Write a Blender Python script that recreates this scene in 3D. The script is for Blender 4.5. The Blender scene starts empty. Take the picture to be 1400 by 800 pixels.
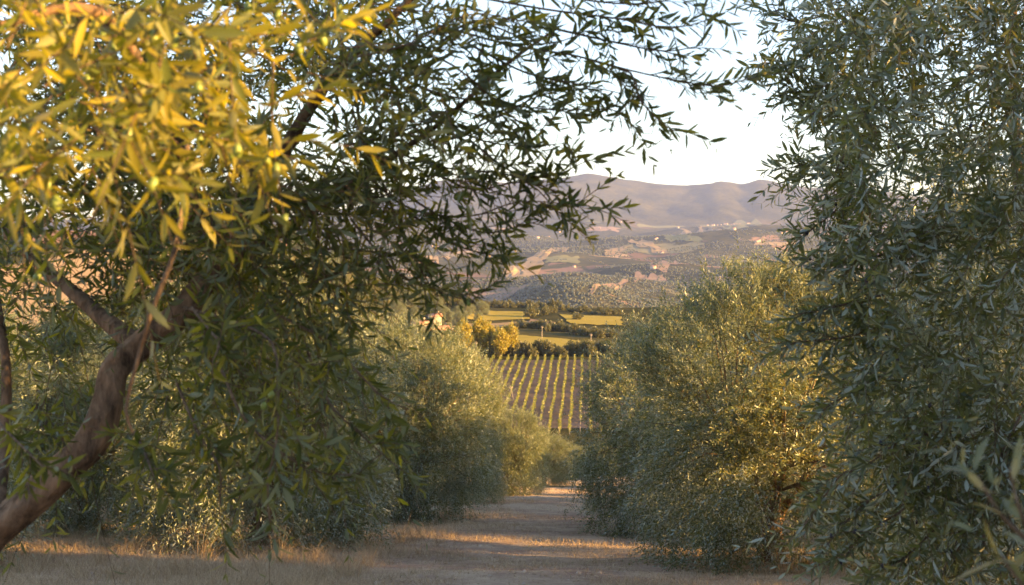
import bpy, math, numpy as np
from mathutils import Matrix, Vector

SC = bpy.context.scene
COL = SC.collection
EYE = 1.6
FPX = 1556.0
PITCH = math.atan(90 / FPX)
CP, SP = math.cos(PITCH), math.sin(PITCH)

# ------------------------------------------------------------------ camera
cam_d = bpy.data.cameras.new('camera')
cam = bpy.data.objects.new('camera', cam_d)
COL.objects.link(cam)
cam.location = (0, 0, EYE)
cam.rotation_euler = (math.pi / 2 - PITCH, 0, 0)
cam_d.sensor_width = 36
cam_d.lens = 36 * FPX / 1400
cam_d.clip_start = 0.05
cam_d.clip_end = 60000
cam_d.dof.use_dof = True
cam_d.dof.focus_distance = 9.0
cam_d.dof.aperture_fstop = 6.5
SC.camera = cam

# ------------------------------------------------------------------ sky, sun, exposure
SUN_EL = math.radians(11.0)
SUN_DIR = Vector((math.cos(SUN_EL) * math.cos(math.radians(-20)),
                  math.cos(SUN_EL) * math.sin(math.radians(-20)), math.sin(SUN_EL)))
world = bpy.data.worlds.new('World')
SC.world = world
world.use_nodes = True
wn = world.node_tree
wn.nodes.clear()
sky = wn.nodes.new('ShaderNodeTexSky')
sky.sky_type = 'NISHITA'
sky.sun_disc = False
sky.sun_elevation = SUN_EL
sky.sun_rotation = math.atan2(SUN_DIR.x, SUN_DIR.y)
sky.air_density = 1.0
sky.dust_density = 0.3
sky.ozone_density = 1.0
tint = wn.nodes.new('ShaderNodeMix')
tint.data_type = 'RGBA'
tint.blend_type = 'MULTIPLY'
tint.inputs[0].default_value = 1.0
tint.inputs[7].default_value = (0.95, 0.975, 1.10, 1)
bg = wn.nodes.new('ShaderNodeBackground')
bg.inputs['Strength'].default_value = 0.086
wo = wn.nodes.new('ShaderNodeOutputWorld')
hsv = wn.nodes.new('ShaderNodeHueSaturation')
hsv.inputs['Saturation'].default_value = 0.80
wn.links.new(sky.outputs[0], hsv.inputs['Color'])
wn.links.new(hsv.outputs[0], tint.inputs[6])
wn.links.new(tint.outputs[2], bg.inputs['Color'])
wn.links.new(bg.outputs[0], wo.inputs['Surface'])

sun_d = bpy.data.lights.new('sun', 'SUN')
sun_d.energy = 5.0
sun_d.angle = math.radians(0.5)
sun_d.color = (1.0, 0.575, 0.175)
sun = bpy.data.objects.new('sun', sun_d)
COL.objects.link(sun)
sun.rotation_euler = SUN_DIR.to_track_quat('Z', 'Y').to_euler()

vs = SC.view_settings
vs.view_transform = 'Standard'
vs.look = 'None'
vs.gamma = 1.0
vs.exposure = 2.42
vs.use_curve_mapping = False
SC.cycles.use_denoising = True
SC.cycles.max_bounces = 8
SC.cycles.diffuse_bounces = 3
SC.cycles.glossy_bounces = 2
SC.cycles.transmission_bounces = 4
SC.cycles.volume_bounces = 0
SC.cycles.sample_clamp_indirect = 6.0


# ------------------------------------------------------------------ general helpers
def P(px, py, y):
    """point of the place at ground distance y in the direction of a photograph pixel (full 1400x800 frame)"""
    u = (px - 700) / FPX
    v = (400 - py) / FPX
    k = y / (CP + v * SP)
    return np.array((u * k, y, EYE + k * (v * CP - SP)))


def hash2(ix, iy, seed):
    h = (ix.astype(np.int64) * 374761393 + iy.astype(np.int64) * 668265263 + seed * 1442695041) & 0x7fffffff
    h = (h ^ (h >> 13)) * 1274126177 & 0x7fffffff
    h = (h ^ (h >> 16)) & 0xffff
    return h / 65535.0


def vnoise(x, y, seed=0):
    x = np.asarray(x, float); y = np.asarray(y, float)
    ix = np.floor(x); iy = np.floor(y)
    fx = x - ix; fy = y - iy
    fx = fx * fx * (3 - 2 * fx); fy = fy * fy * (3 - 2 * fy)
    a = hash2(ix, iy, seed); b = hash2(ix + 1, iy, seed)
    c = hash2(ix, iy + 1, seed); d = hash2(ix + 1, iy + 1, seed)
    return (a * (1 - fx) + b * fx) * (1 - fy) + (c * (1 - fx) + d * fx) * fy - 0.5


def fbm(x, y, seed=0, o=4):
    s = 0; a = 1.0
    for i in range(o):
        s = s + a * vnoise(x * 2 ** i + 17.3 * i, y * 2 ** i - 9.1 * i, seed + i)
        a *= 0.5
    return s


def sstep(a, b, x):
    t = np.clip((x - a) / (b - a), 0, 1)
    return t * t * (3 - 2 * t)


def norm(v):
    return v / np.maximum(np.linalg.norm(v, axis=-1, keepdims=True), 1e-9)


def mesh_np(name, verts, tris=None, quads=None, mats=(), rnd=None, smooth=False):
    verts = np.asarray(verts, np.float32).reshape(-1, 3)
    me = bpy.data.meshes.new(name)
    me.vertices.add(len(verts))
    me.vertices.foreach_set('co', verts.ravel())
    loops = []; starts = []; n = 0
    if tris is not None and len(tris):
        t = np.asarray(tris, np.int32).reshape(-1, 3)
        loops.append(t.ravel()); starts.append(n + np.arange(len(t)) * 3); n += t.size
    if quads is not None and len(quads):
        q = np.asarray(quads, np.int32).reshape(-1, 4)
        loops.append(q.ravel()); starts.append(n + np.arange(len(q)) * 4); n += q.size
    lp = np.concatenate(loops).astype(np.int32)
    st = np.concatenate(starts).astype(np.int32)
    me.loops.add(len(lp)); me.loops.foreach_set('vertex_index', lp)
    me.polygons.add(len(st)); me.polygons.foreach_set('loop_start', st)
    if rnd is not None:
        at = me.attributes.new('rnd', 'FLOAT', 'POINT')
        at.data.foreach_set('value', np.asarray(rnd, np.float32))
    for m in mats:
        me.materials.append(m)
    if smooth:
        me.polygons.foreach_set('use_smooth', np.ones(len(st), bool))
    me.update(calc_edges=True)
    return me


def obj(name, me, parent=None, label=None, cat=None, group=None, kind=None, loc=None, rot=None, scale=None):
    o = bpy.data.objects.new(name, me)
    COL.objects.link(o)
    if parent is not None:
        o.parent = parent
    if label: o['label'] = label
    if cat: o['category'] = cat
    if group: o['group'] = group
    if kind: o['kind'] = kind
    if loc is not None: o.location = loc
    if rot is not None: o.rotation_euler = rot
    if scale is not None: o.scale = scale
    return o


def copy_tree(o, parent=None):
    c = o.copy()
    COL.objects.link(c)
    c.parent = parent
    for ch in list(o.children):
        copy_tree(ch, c)
    return c


class Geo:
    """collects pieces of geometry for one mesh"""
    def __init__(s):
        s.v = []; s.t = []; s.q = []; s.r = []; s.n = 0

    def add(s, v, t=None, q=None, r=0.5):
        v = np.asarray(v, float).reshape(-1, 3)
        if t is not None and len(t): s.t.append(np.asarray(t).reshape(-1, 3) + s.n)
        if q is not None and len(q): s.q.append(np.asarray(q).reshape(-1, 4) + s.n)
        s.v.append(v)
        s.r.append(np.full(len(v), r) if np.isscalar(r) else np.asarray(r))
        s.n += len(v)
        return s

    def mesh(s, name, mats, smooth=False):
        return mesh_np(name, np.concatenate(s.v), np.concatenate(s.t) if s.t else None,
                       np.concatenate(s.q) if s.q else None, mats, np.concatenate(s.r), smooth)


def box(g, x0, x1, y0, y1, z0, z1):
    v = [(x, y, z) for z in (z0, z1) for y in (y0, y1) for x in (x0, x1)]
    q = [(0, 2, 3, 1), (4, 5, 7, 6), (0, 1, 5, 4), (2, 6, 7, 3), (0, 4, 6, 2), (1, 3, 7, 5)]
    g.add(v, q=q)


def smooth_path(pts, rad, step):
    """Catmull-Rom through the points, resampled every step metres"""
    pts = np.asarray(pts, float); rad = np.asarray(rad, float)
    p = np.vstack([2 * pts[0] - pts[1], pts, 2 * pts[-1] - pts[-2]])
    out = []; ro = []
    for i in range(len(pts) - 1):
        n = max(2, int(np.linalg.norm(pts[i + 1] - pts[i]) / step) + 1)
        t = np.linspace(0, 1, n, endpoint=False)[:, None]
        a, b, c, d = p[i], p[i + 1], p[i + 2], p[i + 3]
        out.append(0.5 * ((2 * b) + (c - a) * t + (2 * a - 5 * b + 4 * c - d) * t ** 2 + (3 * b - a - 3 * c + d) * t ** 3))
        ro.append(rad[i] + (rad[i + 1] - rad[i]) * t[:, 0])
    out.append(pts[-1:]); ro.append(rad[-1:])
    return np.vstack(out), np.concatenate(ro)


def tube(g, pts, rad, step=0.1, sides=8, bump=0.0, seed=0, smoothpath=True):
    if smoothpath:
        c, r = smooth_path(pts, rad, step)
    else:
        c, r = np.asarray(pts, float), np.asarray(rad, float)
    n = len(c)
    tan = norm(np.gradient(c, axis=0))
    a = np.zeros_like(tan)                       # frame carried along the path without twisting
    q = np.cross(tan[0], (0.31, 0.17, 0.93) if abs(tan[0][2]) < .9 else (0.9, 0.3, 0.1))
    for i in range(n):
        q = q - tan[i] * np.dot(q, tan[i]); q = q / np.linalg.norm(q); a[i] = q
    b = np.cross(tan, a)
    th = np.linspace(0, 2 * math.pi, sides, endpoint=False)
    s = np.concatenate([[0], np.cumsum(np.linalg.norm(np.diff(c, axis=0), axis=1))])
    rr = np.repeat(r[:, None], sides, 1)
    if bump:
        TH, S = np.meshgrid(th, s)
        k = np.cos(TH) * 2.0 + 5; k2 = np.sin(TH) * 2.0 + 5
        rr = rr * (1 + bump * (fbm(k + S * 3.0, k2 + S * 5.0, seed, 3) + 0.6 * vnoise(TH * 0 + S * 9, k, seed + 9)))
    v = c[:, None] + rr[..., None] * (np.cos(th)[None, :, None] * a[:, None] + np.sin(th)[None, :, None] * b[:, None])
    i = np.arange(n - 1)[:, None] * sides; j = np.arange(sides)[None]; j2 = (j + 1) % sides
    q = np.stack([i + j, i + sides + j, i + sides + j2, i + j2], -1).reshape(-1, 4)
    q = q[:, ::-1]
    g.add(v, q=q)
    return c


# ------------------------------------------------------------------ materials
def new_mat(name):
    m = bpy.data.materials.new(name)
    m.use_nodes = True
    nt = m.node_tree
    nt.nodes.clear()
    out = nt.nodes.new('ShaderNodeOutputMaterial')
    return m, nt, out


def N(nt, typ, **kw):
    n = nt.nodes.new(typ)
    for k, v in kw.items():
        if k.startswith('i_'):
            n.inputs[k[2:].replace('_', ' ')].default_value = v
        else:
            setattr(n, k, v)
    return n


def ramp(nt, src, stops):
    r = nt.nodes.new('ShaderNodeValToRGB')
    el = r.color_ramp.elements
    while len(el) < len(stops): el.new(0.5)
    for e, (p, c) in zip(el, stops):
        e.position = p; e.color = (*c, 1)
    nt.links.new(src, r.inputs[0])
    return r.outputs[0]


def mixc(nt, fac, a, b, mode='MIX'):
    m = nt.nodes.new('ShaderNodeMix'); m.data_type = 'RGBA'; m.blend_type = mode
    for s, i in ((fac, 0), (a, 6), (b, 7)):
        if isinstance(s, (int, float)): m.inputs[i].default_value = s
        elif isinstance(s, tuple): m.inputs[i].default_value = (*s, 1)
        else: nt.links.new(s, m.inputs[i])
    return m.outputs[2]


def leaf_mat(name, front, back, trans, tfac=0.35, rough=0.38, spec=0.65):
    """a real two-sided leaf: upper face, paler under face, some light coming through"""
    m, nt, out = new_mat(name)
    L = nt.links
    at = N(nt, 'ShaderNodeAttribute', attribute_name='rnd')
    fr = ramp(nt, at.outputs['Fac'], front)
    bk = ramp(nt, at.outputs['Fac'], back)
    tr = ramp(nt, at.outputs['Fac'], trans)
    geo = N(nt, 'ShaderNodeNewGeometry')
    colr = mixc(nt, geo.outputs['Backfacing'], fr, bk)
    bs = N(nt, 'ShaderNodeBsdfPrincipled')
    bs.inputs['Roughness'].default_value = rough
    bs.inputs['Specular IOR Level'].default_value = spec
    L.new(colr, bs.inputs['Base Color'])
    tl = N(nt, 'ShaderNodeBsdfTranslucent')
    L.new(tr, tl.inputs['Color'])
    mx = N(nt, 'ShaderNodeMixShader')
    mx.inputs[0].default_value = tfac
    L.new(bs.outputs[0], mx.inputs[1]); L.new(tl.outputs[0], mx.inputs[2])
    L.new(mx.outputs[0], out.inputs['Surface'])
    return m


M = {}
M['olive'] = leaf_mat('olive_leaf',
    [(0, (0.035, 0.056, 0.028)), (0.5, (0.078, 0.106, 0.048)), (0.93, (0.15, 0.165, 0.075)), (1, (0.20, 0.16, 0.05))],
    [(0, (0.22, 0.27, 0.22)), (0.6, (0.37, 0.41, 0.33)), (1, (0.48, 0.47, 0.36))],
    [(0, (0.18, 0.20, 0.03)), (0.6, (0.42, 0.36, 0.04)), (1, (0.60, 0.46, 0.04))], 0.29)
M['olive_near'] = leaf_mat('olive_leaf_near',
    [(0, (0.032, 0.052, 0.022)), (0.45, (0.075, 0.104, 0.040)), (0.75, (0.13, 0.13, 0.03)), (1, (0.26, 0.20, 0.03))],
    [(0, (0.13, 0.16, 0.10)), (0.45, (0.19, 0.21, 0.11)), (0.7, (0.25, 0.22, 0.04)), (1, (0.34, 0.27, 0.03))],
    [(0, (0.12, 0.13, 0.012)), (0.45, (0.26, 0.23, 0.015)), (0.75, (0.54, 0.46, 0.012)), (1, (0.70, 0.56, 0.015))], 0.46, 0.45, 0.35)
M['broadleaf'] = leaf_mat('broadleaf_leaf',
    [(0, (0.05, 0.06, 0.02)), (0.5, (0.09, 0.095, 0.03)), (1, (0.15, 0.12, 0.04))],
    [(0, (0.07, 0.08, 0.035)), (1, (0.16, 0.14, 0.06))],
    [(0, (0.18, 0.20, 0.03)), (1, (0.32, 0.26, 0.05))], 0.3)
M['yellowleaf'] = leaf_mat('yellow_poplar_leaf',
    [(0, (0.16, 0.16, 0.02)), (0.5, (0.30, 0.26, 0.02)), (1, (0.42, 0.28, 0.03))],
    [(0, (0.20, 0.19, 0.04)), (1, (0.38, 0.28, 0.05))],
    [(0, (0.40, 0.38, 0.02)), (1, (0.60, 0.42, 0.03))], 0.35)
M['vine'] = leaf_mat('vine_leaf',
    [(0, (0.08, 0.11, 0.015)), (0.6, (0.15, 0.18, 0.018)), (1, (0.32, 0.25, 0.02))],
    [(0, (0.15, 0.16, 0.04)), (1, (0.30, 0.25, 0.05))],
    [(0, (0.24, 0.30, 0.015)), (1, (0.48, 0.40, 0.02))], 0.35)


def bark_mat(name, a, b, scale=18.0):
    m, nt, out = new_mat(name)
    L = nt.links
    tc = N(nt, 'ShaderNodeTexCoord')
    mp = N(nt, 'ShaderNodeMapping'); mp.inputs['Scale'].default_value = (1, 1, 0.35)
    L.new(tc.outputs['Object'], mp.inputs[0])
    n1 = N(nt, 'ShaderNodeTexNoise'); n1.inputs['Scale'].default_value = scale; n1.inputs['Detail'].default_value = 8
    n1.inputs['Roughness'].default_value = 0.7
    L.new(mp.outputs[0], n1.inputs['Vector'])
    vo = N(nt, 'ShaderNodeTexVoronoi'); vo.inputs['Scale'].default_value = scale * 1.6
    L.new(mp.outputs[0], vo.inputs['Vector'])
    c = ramp(nt, n1.outputs['Fac'], [(0.36, a), (0.62, b)])
    bs = N(nt, 'ShaderNodeBsdfPrincipled'); bs.inputs['Roughness'].default_value = 0.9
    bs.inputs['Specular IOR Level'].default_value = 0.2
    L.new(c, bs.inputs['Base Color'])
    ad = N(nt, 'ShaderNodeMath', operation='ADD')
    L.new(n1.outputs['Fac'], ad.inputs[0]); L.new(vo.outputs['Distance'], ad.inputs[1])
    bu = N(nt, 'ShaderNodeBump'); bu.inputs['Strength'].default_value = 0.9; bu.inputs['Distance'].default_value = 0.022
    L.new(ad.outputs[0], bu.inputs['Height']); L.new(bu.outputs[0], bs.inputs['Normal'])
    L.new(bs.outputs[0], out.inputs['Surface'])
    return m


M['bark'] = bark_mat('olive_bark', (0.060, 0.038, 0.022), (0.28, 0.175, 0.10))
M['twig'] = bark_mat('olive_twig', (0.10, 0.065, 0.04), (0.24, 0.17, 0.11), 60)


def plain(name, col, rough=0.7, var=0.25, scale=3.0, spec=0.3):
    m, nt, out = new_mat(name)
    tc = N(nt, 'ShaderNodeTexCoord')
    n1 = N(nt, 'ShaderNodeTexNoise'); n1.inputs['Scale'].default_value = scale; n1.inputs['Detail'].default_value = 5
    nt.links.new(tc.outputs['Object'], n1.inputs['Vector'])
    c = ramp(nt, n1.outputs['Fac'], [(0.25, tuple(x * (1 - var) for x in col)), (0.75, tuple(min(1, x * (1 + var)) for x in col))])
    bs = N(nt, 'ShaderNodeBsdfPrincipled'); bs.inputs['Roughness'].default_value = rough
    bs.inputs['Specular IOR Level'].default_value = spec
    nt.links.new(c, bs.inputs['Base Color'])
    nt.links.new(bs.outputs[0], out.inputs['Surface'])
    return m


M['fruit'] = plain('green_olive_skin', (0.16, 0.21, 0.04), 0.45, 0.2, 8, 0.5)
M['fruit_dark'] = plain('ripe_olive_skin', (0.018, 0.014, 0.022), 0.3, 0.2, 8, 0.5)
M['wood'] = plain('grey_pole_wood', (0.36, 0.30, 0.24), 0.9, 0.2, 2)
M['plaster'] = plain('cream_plaster', (0.46, 0.38, 0.28), 0.9, 0.12, 0.6)
M['stone'] = plain('pale_stone', (0.42, 0.33, 0.24), 0.9, 0.3, 1.5)
M['tile'] = plain('terracotta_tiles', (0.42, 0.20, 0.12), 0.85, 0.25, 1.5)
M['dark'] = plain('dark_glass', (0.03, 0.03, 0.035), 0.3, 0.1, 1)
M['wire'] = plain('cable', (0.05, 0.05, 0.05), 0.6, 0.1, 1)


def straw_mat():
    m, nt, out = new_mat('dry_straw')
    at = N(nt, 'ShaderNodeAttribute', attribute_name='rnd')
    c = ramp(nt, at.outputs['Fac'], [(0, (0.24, 0.17, 0.10)), (0.5, (0.44, 0.32, 0.185)), (0.88, (0.60, 0.47, 0.29)), (1, (0.17, 0.19, 0.07))])
    bs = N(nt, 'ShaderNodeBsdfDiffuse'); tl = N(nt, 'ShaderNodeBsdfTranslucent')
    nt.links.new(c, bs.inputs['Color']); nt.links.new(c, tl.inputs['Color'])
    mx = N(nt, 'ShaderNodeMixShader'); mx.inputs[0].default_value = 0.3
    nt.links.new(bs.outputs[0], mx.inputs[1]); nt.links.new(tl.outputs[0], mx.inputs[2])
    nt.links.new(mx.outputs[0], out.inputs['Surface'])
    return m


M['straw'] = straw_mat()


def ground_mat():
    m, nt, out = new_mat('orchard_earth')
    L = nt.links
    g = N(nt, 'ShaderNodeNewGeometry')
    def noise(sc, det=6, ro=0.6, dist=0.0):
        n = N(nt, 'ShaderNodeTexNoise'); n.inputs['Scale'].default_value = sc; n.inputs['Detail'].default_value = det
        n.inputs['Roughness'].default_value = ro; n.inputs['Distortion'].default_value = dist
        L.new(g.outputs['Position'], n.inputs['Vector']); return n.outputs['Fac']
    big = noise(0.35, 4); mid = noise(2.3, 6, 0.65, 0.4); fine = noise(30, 4, 0.75); fib = noise(90, 2, 0.8)
    earth = ramp(nt, fine, [(0.3, (0.25, 0.165, 0.115)), (0.7, (0.47, 0.33, 0.235))])
    straw = ramp(nt, fib, [(0.25, (0.44, 0.32, 0.20)), (0.75, (0.66, 0.51, 0.35))])
    a = N(nt, 'ShaderNodeMath', operation='ADD'); L.new(big, a.inputs[0]); L.new(mid, a.inputs[1])
    f = ramp(nt, a.outputs[0], [(0.40, (0, 0, 0)), (0.60, (1, 1, 1))])
    f2 = N(nt, 'ShaderNodeMapRange'); f2.inputs[1].default_value = 0.82; f2.inputs[2].default_value = 1.12
    L.new(a.outputs[0], f2.inputs[0])
    c = mixc(nt, f2.outputs[0], earth, straw)
    gf = N(nt, 'ShaderNodeMapRange'); gf.inputs[1].default_value = 0.60; gf.inputs[2].default_value = 0.75; gf.inputs[4].default_value = 0.6
    L.new(noise(0.6, 5, 0.7), gf.inputs[0])
    c = mixc(nt, gf.outputs[0], c, (0.14, 0.15, 0.06))
    bs = N(nt, 'ShaderNodeBsdfDiffuse'); bs.inputs['Roughness'].default_value = 0.9
    L.new(c, bs.inputs['Color'])
    bu = N(nt, 'ShaderNodeBump'); bu.inputs['Strength'].default_value = 0.8; bu.inputs['Distance'].default_value = 0.04
    L.new(fine, bu.inputs['Height']); L.new(bu.outputs[0], bs.inputs['Normal'])
    L.new(bs.outputs[0], out.inputs['Surface'])
    return m


M['earth'] = ground_mat()


def land_mat():
    """far farmland: woods, stubble, ploughed and green fields as crisp patches"""
    m, nt, out = new_mat('farmland')
    L = nt.links
    g = N(nt, 'ShaderNodeNewGeometry')
    def noise(sc, det=6, ro=0.6, vec=None):
        n = N(nt, 'ShaderNodeTexNoise'); n.inputs['Scale'].default_value = sc; n.inputs['Detail'].default_value = det
        n.inputs['Roughness'].default_value = ro
        L.new(vec or g.outputs['Position'], n.inputs['Vector']); return n
    warp = noise(0.004, 4, 0.6)
    sub = N(nt, 'ShaderNodeVectorMath', operation='SUBTRACT'); L.new(warp.outputs['Color'], sub.inputs[0]); sub.inputs[1].default_value = (0.5, 0.5, 0.5)
    scl = N(nt, 'ShaderNodeVectorMath', operation='SCALE'); L.new(sub.outputs[0], scl.inputs[0]); scl.inputs['Scale'].default_value = 320
    add = N(nt, 'ShaderNodeVectorMath', operation='ADD'); L.new(g.outputs['Position'], add.inputs[0]); L.new(scl.outputs[0], add.inputs[1])
    mp = N(nt, 'ShaderNodeMapping'); mp.inputs['Scale'].default_value = (1, 0.75, 0); L.new(add.outputs[0], mp.inputs[0])
    vo = N(nt, 'ShaderNodeTexVoronoi'); vo.inputs['Scale'].default_value = 1 / 260.0; L.new(mp.outputs[0], vo.inputs['Vector'])
    sep = N(nt, 'ShaderNodeSeparateColor'); L.new(vo.outputs['Color'], sep.inputs[0])
    fields = ramp(nt, sep.outputs[0], [(0, (0.16, 0.10, 0.065)), (0.22, (0.30, 0.18, 0.11)), (0.4, (0.22, 0.19, 0.09)), (0.55, (0.36, 0.25, 0.14)), (0.7, (0.15, 0.15, 0.06)), (0.85, (0.25, 0.15, 0.10)), (1, (0.19, 0.18, 0.08))])
    for e in fields.node.color_ramp.elements: pass
    fields.node.color_ramp.interpolation = 'CONSTANT'
    fine = noise(0.05, 5, 0.7)
    fcol = mixc(nt, 0.5, fields, ramp(nt, fine.outputs['Fac'], [(0.3, (0.35, 0.35, 0.35)), (0.7, (0.65, 0.65, 0.65))]), 'OVERLAY')
    wood = ramp(nt, noise(0.03, 8, 0.75).outputs['Fac'], [(0.35, (0.026, 0.034, 0.018)), (0.65, (0.09, 0.085, 0.04))])
    wood = mixc(nt, 1.0, wood, ramp(nt, noise(0.0035, 7, 0.7).outputs['Fac'], [(0.36, (0.55, 0.6, 0.6)), (0.64, (1.5, 1.3, 1.1))]), 'MULTIPLY')
    # woods: a share of the parcels plus a broad noise
    wn_ = noise(0.0016, 7, 0.62)
    a = N(nt, 'ShaderNodeMath', operation='MULTIPLY_ADD'); L.new(sep.outputs[1], a.inputs[0]); a.inputs[1].default_value = 0.22; L.new(wn_.outputs['Fac'], a.inputs[2])
    wf = N(nt, 'ShaderNodeMapRange'); wf.inputs[1].default_value = 0.50; wf.inputs[2].default_value = 0.52; L.new(a.outputs[0], wf.inputs[0])
    # hedgerows between the parcels
    ve = N(nt, 'ShaderNodeTexVoronoi', feature='DISTANCE_TO_EDGE'); ve.inputs['Scale'].default_value = 1 / 260.0; L.new(mp.outputs[0], ve.inputs['Vector'])
    he = N(nt, 'ShaderNodeMapRange'); he.inputs[1].default_value = 0.035; he.inputs[2].default_value = 0.02; L.new(ve.outputs['Distance'], he.inputs[0])
    hm = N(nt, 'ShaderNodeMath', operation='MAXIMUM'); L.new(wf.outputs[0], hm.inputs[0]); L.new(he.outputs[0], hm.inputs[1])
    # high ground is wooded
    sp = N(nt, 'ShaderNodeSeparateXYZ'); L.new(g.outputs['Position'], sp.inputs[0])
    hi = N(nt, 'ShaderNodeMapRange'); hi.inputs[1].default_value = 8300; hi.inputs[2].default_value = 9300; L.new(sp.outputs[1], hi.inputs[0])
    hm2 = N(nt, 'ShaderNodeMath', operation='MAXIMUM'); L.new(hm.outputs[0], hm2.inputs[0]); L.new(hi.outputs[0], hm2.inputs[1])
    c = mixc(nt, hm2.outputs[0], fcol, wood)
    bs = N(nt, 'ShaderNodeBsdfDiffuse'); L.new(c, bs.inputs['Color'])
    L.new(bs.outputs[0], out.inputs['Surface'])
    return m


M['land'] = land_mat()


def field_mat(name, a, b, scale=0.05, stripe=None):
    m, nt, out = new_mat(name)
    L = nt.links
    g = N(nt, 'ShaderNodeNewGeometry')
    n1 = N(nt, 'ShaderNodeTexNoise'); n1.inputs['Scale'].default_value = scale; n1.inputs['Detail'].default_value = 7
    n1.inputs['Roughness'].default_value = 0.65
    L.new(g.outputs['Position'], n1.inputs['Vector'])
    c = ramp(nt, n1.outputs['Fac'], [(0.3, a), (0.7, b)])
    if stripe:
        ang, per, col, fac = stripe
        mp = N(nt, 'ShaderNodeMapping'); mp.inputs['Rotation'].default_value = (0, 0, ang)
        L.new(g.outputs['Position'], mp.inputs[0])
        sx = N(nt, 'ShaderNodeSeparateXYZ'); L.new(mp.outputs[0], sx.inputs[0])
        mu = N(nt, 'ShaderNodeMath', operation='MULTIPLY'); mu.inputs[1].default_value = 2 * math.pi / per; L.new(sx.outputs[0], mu.inputs[0])
        si = N(nt, 'ShaderNodeMath', operation='SINE'); L.new(mu.outputs[0], si.inputs[0])
        mr = N(nt, 'ShaderNodeMapRange'); mr.inputs[1].default_value = -0.4; mr.inputs[2].default_value = 0.6; mr.inputs[4].default_value = fac
        L.new(si.outputs[0], mr.inputs[0])
        c = mixc(nt, mr.outputs[0], c, col)
    bs = N(nt, 'ShaderNodeBsdfDiffuse'); L.new(c, bs.inputs['Color'])
    L.new(bs.outputs[0], out.inputs['Surface'])
    return m


M['soil'] = field_mat('vineyard_soil', (0.12, 0.095, 0.06), (0.21, 0.155, 0.125), 0.12)
M['meadow'] = field_mat('yellow_green_meadow', (0.30, 0.235, 0.05), (0.42, 0.32, 0.08), 0.08, (0.5, 2.6, (0.22, 0.18, 0.045), 0.6))
M['tanfield'] = field_mat('tan_stubble', (0.24, 0.17, 0.09), (0.36, 0.26, 0.14), 0.03)
M['pinkfield'] = field_mat('ploughed_pink_soil', (0.21, 0.14, 0.09), (0.31, 0.21, 0.14), 0.03)
M['greenfield'] = field_mat('green_strip', (0.15, 0.15, 0.06), (0.22, 0.20, 0.09), 0.03)

# ------------------------------------------------------------------ terrain
_py = np.array([-40, 0, 75, 110, 200, 262, 275, 400, 650, 900, 1500, 2000, 2600, 4000, 5500, 7000, 8500, 13500], float)
_pz = np.array([8, 0, -15, -24, -44.4, -49.2, -49.0, -44.0, -44.4, -72, -140, -165, -168, -150, -114, -62, -5, 0], float)
_ty = np.exp(np.linspace(math.log(60), math.log(14000), 1400)) - 100
_tz = np.interp(_ty, _py, _pz)
_k = np.hanning(15); _k /= _k.sum()
_tz = np.convolve(np.pad(_tz, 7, 'edge'), _k, 'valid')
SKX = np.array([-400, 200, 420, 521, 549, 578, 600, 640, 690, 760, 802, 816, 850, 885, 930, 960, 980, 996, 1012, 1022, 1035, 1050, 1075, 1120, 1250, 1500, 2000], float)
SKY_ = np.array([300, 300, 296, 276, 265, 254, 248, 246, 250, 245, 239, 240, 246, 251, 255.5, 255, 249.5, 250, 253, 251, 247, 248.5, 255, 260, 272, 285, 295], float)


def H(x, y):
    x = np.asarray(x, float); y = np.asarray(y, float)
    z = np.interp(y, _ty, _tz)
    # lit hill on the left
    z = z + 44 * sstep(8, 150, -x) * np.exp(-((y - 590) / 78.0) ** 2 / 2)
    z = z + 26 * sstep(60, 330, x) * np.exp(-((y - 640) / 120.0) ** 2 / 2)
    # small relief
    nearf = 1 - sstep(60, 120, y)
    z = z + nearf * (0.10 * fbm(x * 0.35, y * 0.35, 3, 3) + 0.035 * fbm(x * 2.1, y * 2.1, 8, 3))
    # rolling hills in the valley
    a = sstep(700, 2200, y) * (1 - sstep(8000, 9500, y))
    z = z + a * (95 * fbm(x / 1500, y / 1500, 21, 3) + 38 * fbm(x / 520, y / 520, 33, 4)) * (0.55 + y / 9000)
    z = z + 60 * sstep(4300, 5200, y) * (1 - sstep(5200, 6800, y)) * np.exp(-((x / np.maximum(y, 1) - 0.21) / 0.11) ** 2)
    # wooded knoll at the foot of the valley side
    z = z + 55 * np.exp(-((y - 2550) / 420.0) ** 2 - ((x / np.maximum(y, 1) - 0.055) / 0.05) ** 2)
    # mountains
    u = x / np.maximum(y, 1) * CP
    el = (310 - np.interp(700 + u * FPX, SKX, SKY_)) / FPX
    s = sstep(8300, 12000, y)
    top = el * 12000
    z = z + s * top
    z = z + (4 * s * (1 - s)) * (150 * fbm(x / 1400, y / 2400, 51, 4) + 10) + a * 0
    z = z + (4 * s * (1 - s)) * 90 * np.abs(fbm(x / 620 + vnoise(x / 900, y / 900, 4) * .8, y / 2600, 57, 4)) + (4 * s * (1 - s)) * 55 * np.abs(fbm(x / 230, y / 1100, 67, 3))
    z = z + s * 18 * fbm(x / 240, y / 500, 77, 3) * (1 - sstep(11000, 12000, y) * 0.7)
    return z


def ground_hit(px, py, y0=5.0, y1=9000.0):
    ys = np.exp(np.linspace(math.log(y0), math.log(y1), 6000))
    pr = np.array([P(px, py, 1.0)[i] for i in range(3)])
    xs = pr[0] * ys; zs = EYE + (pr[2] - EYE) * ys
    hit = np.nonzero(zs <= H(xs, ys))[0]
    i = hit[0] if len(hit) else len(ys) - 1
    return float(xs[i]), float(ys[i])


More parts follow.
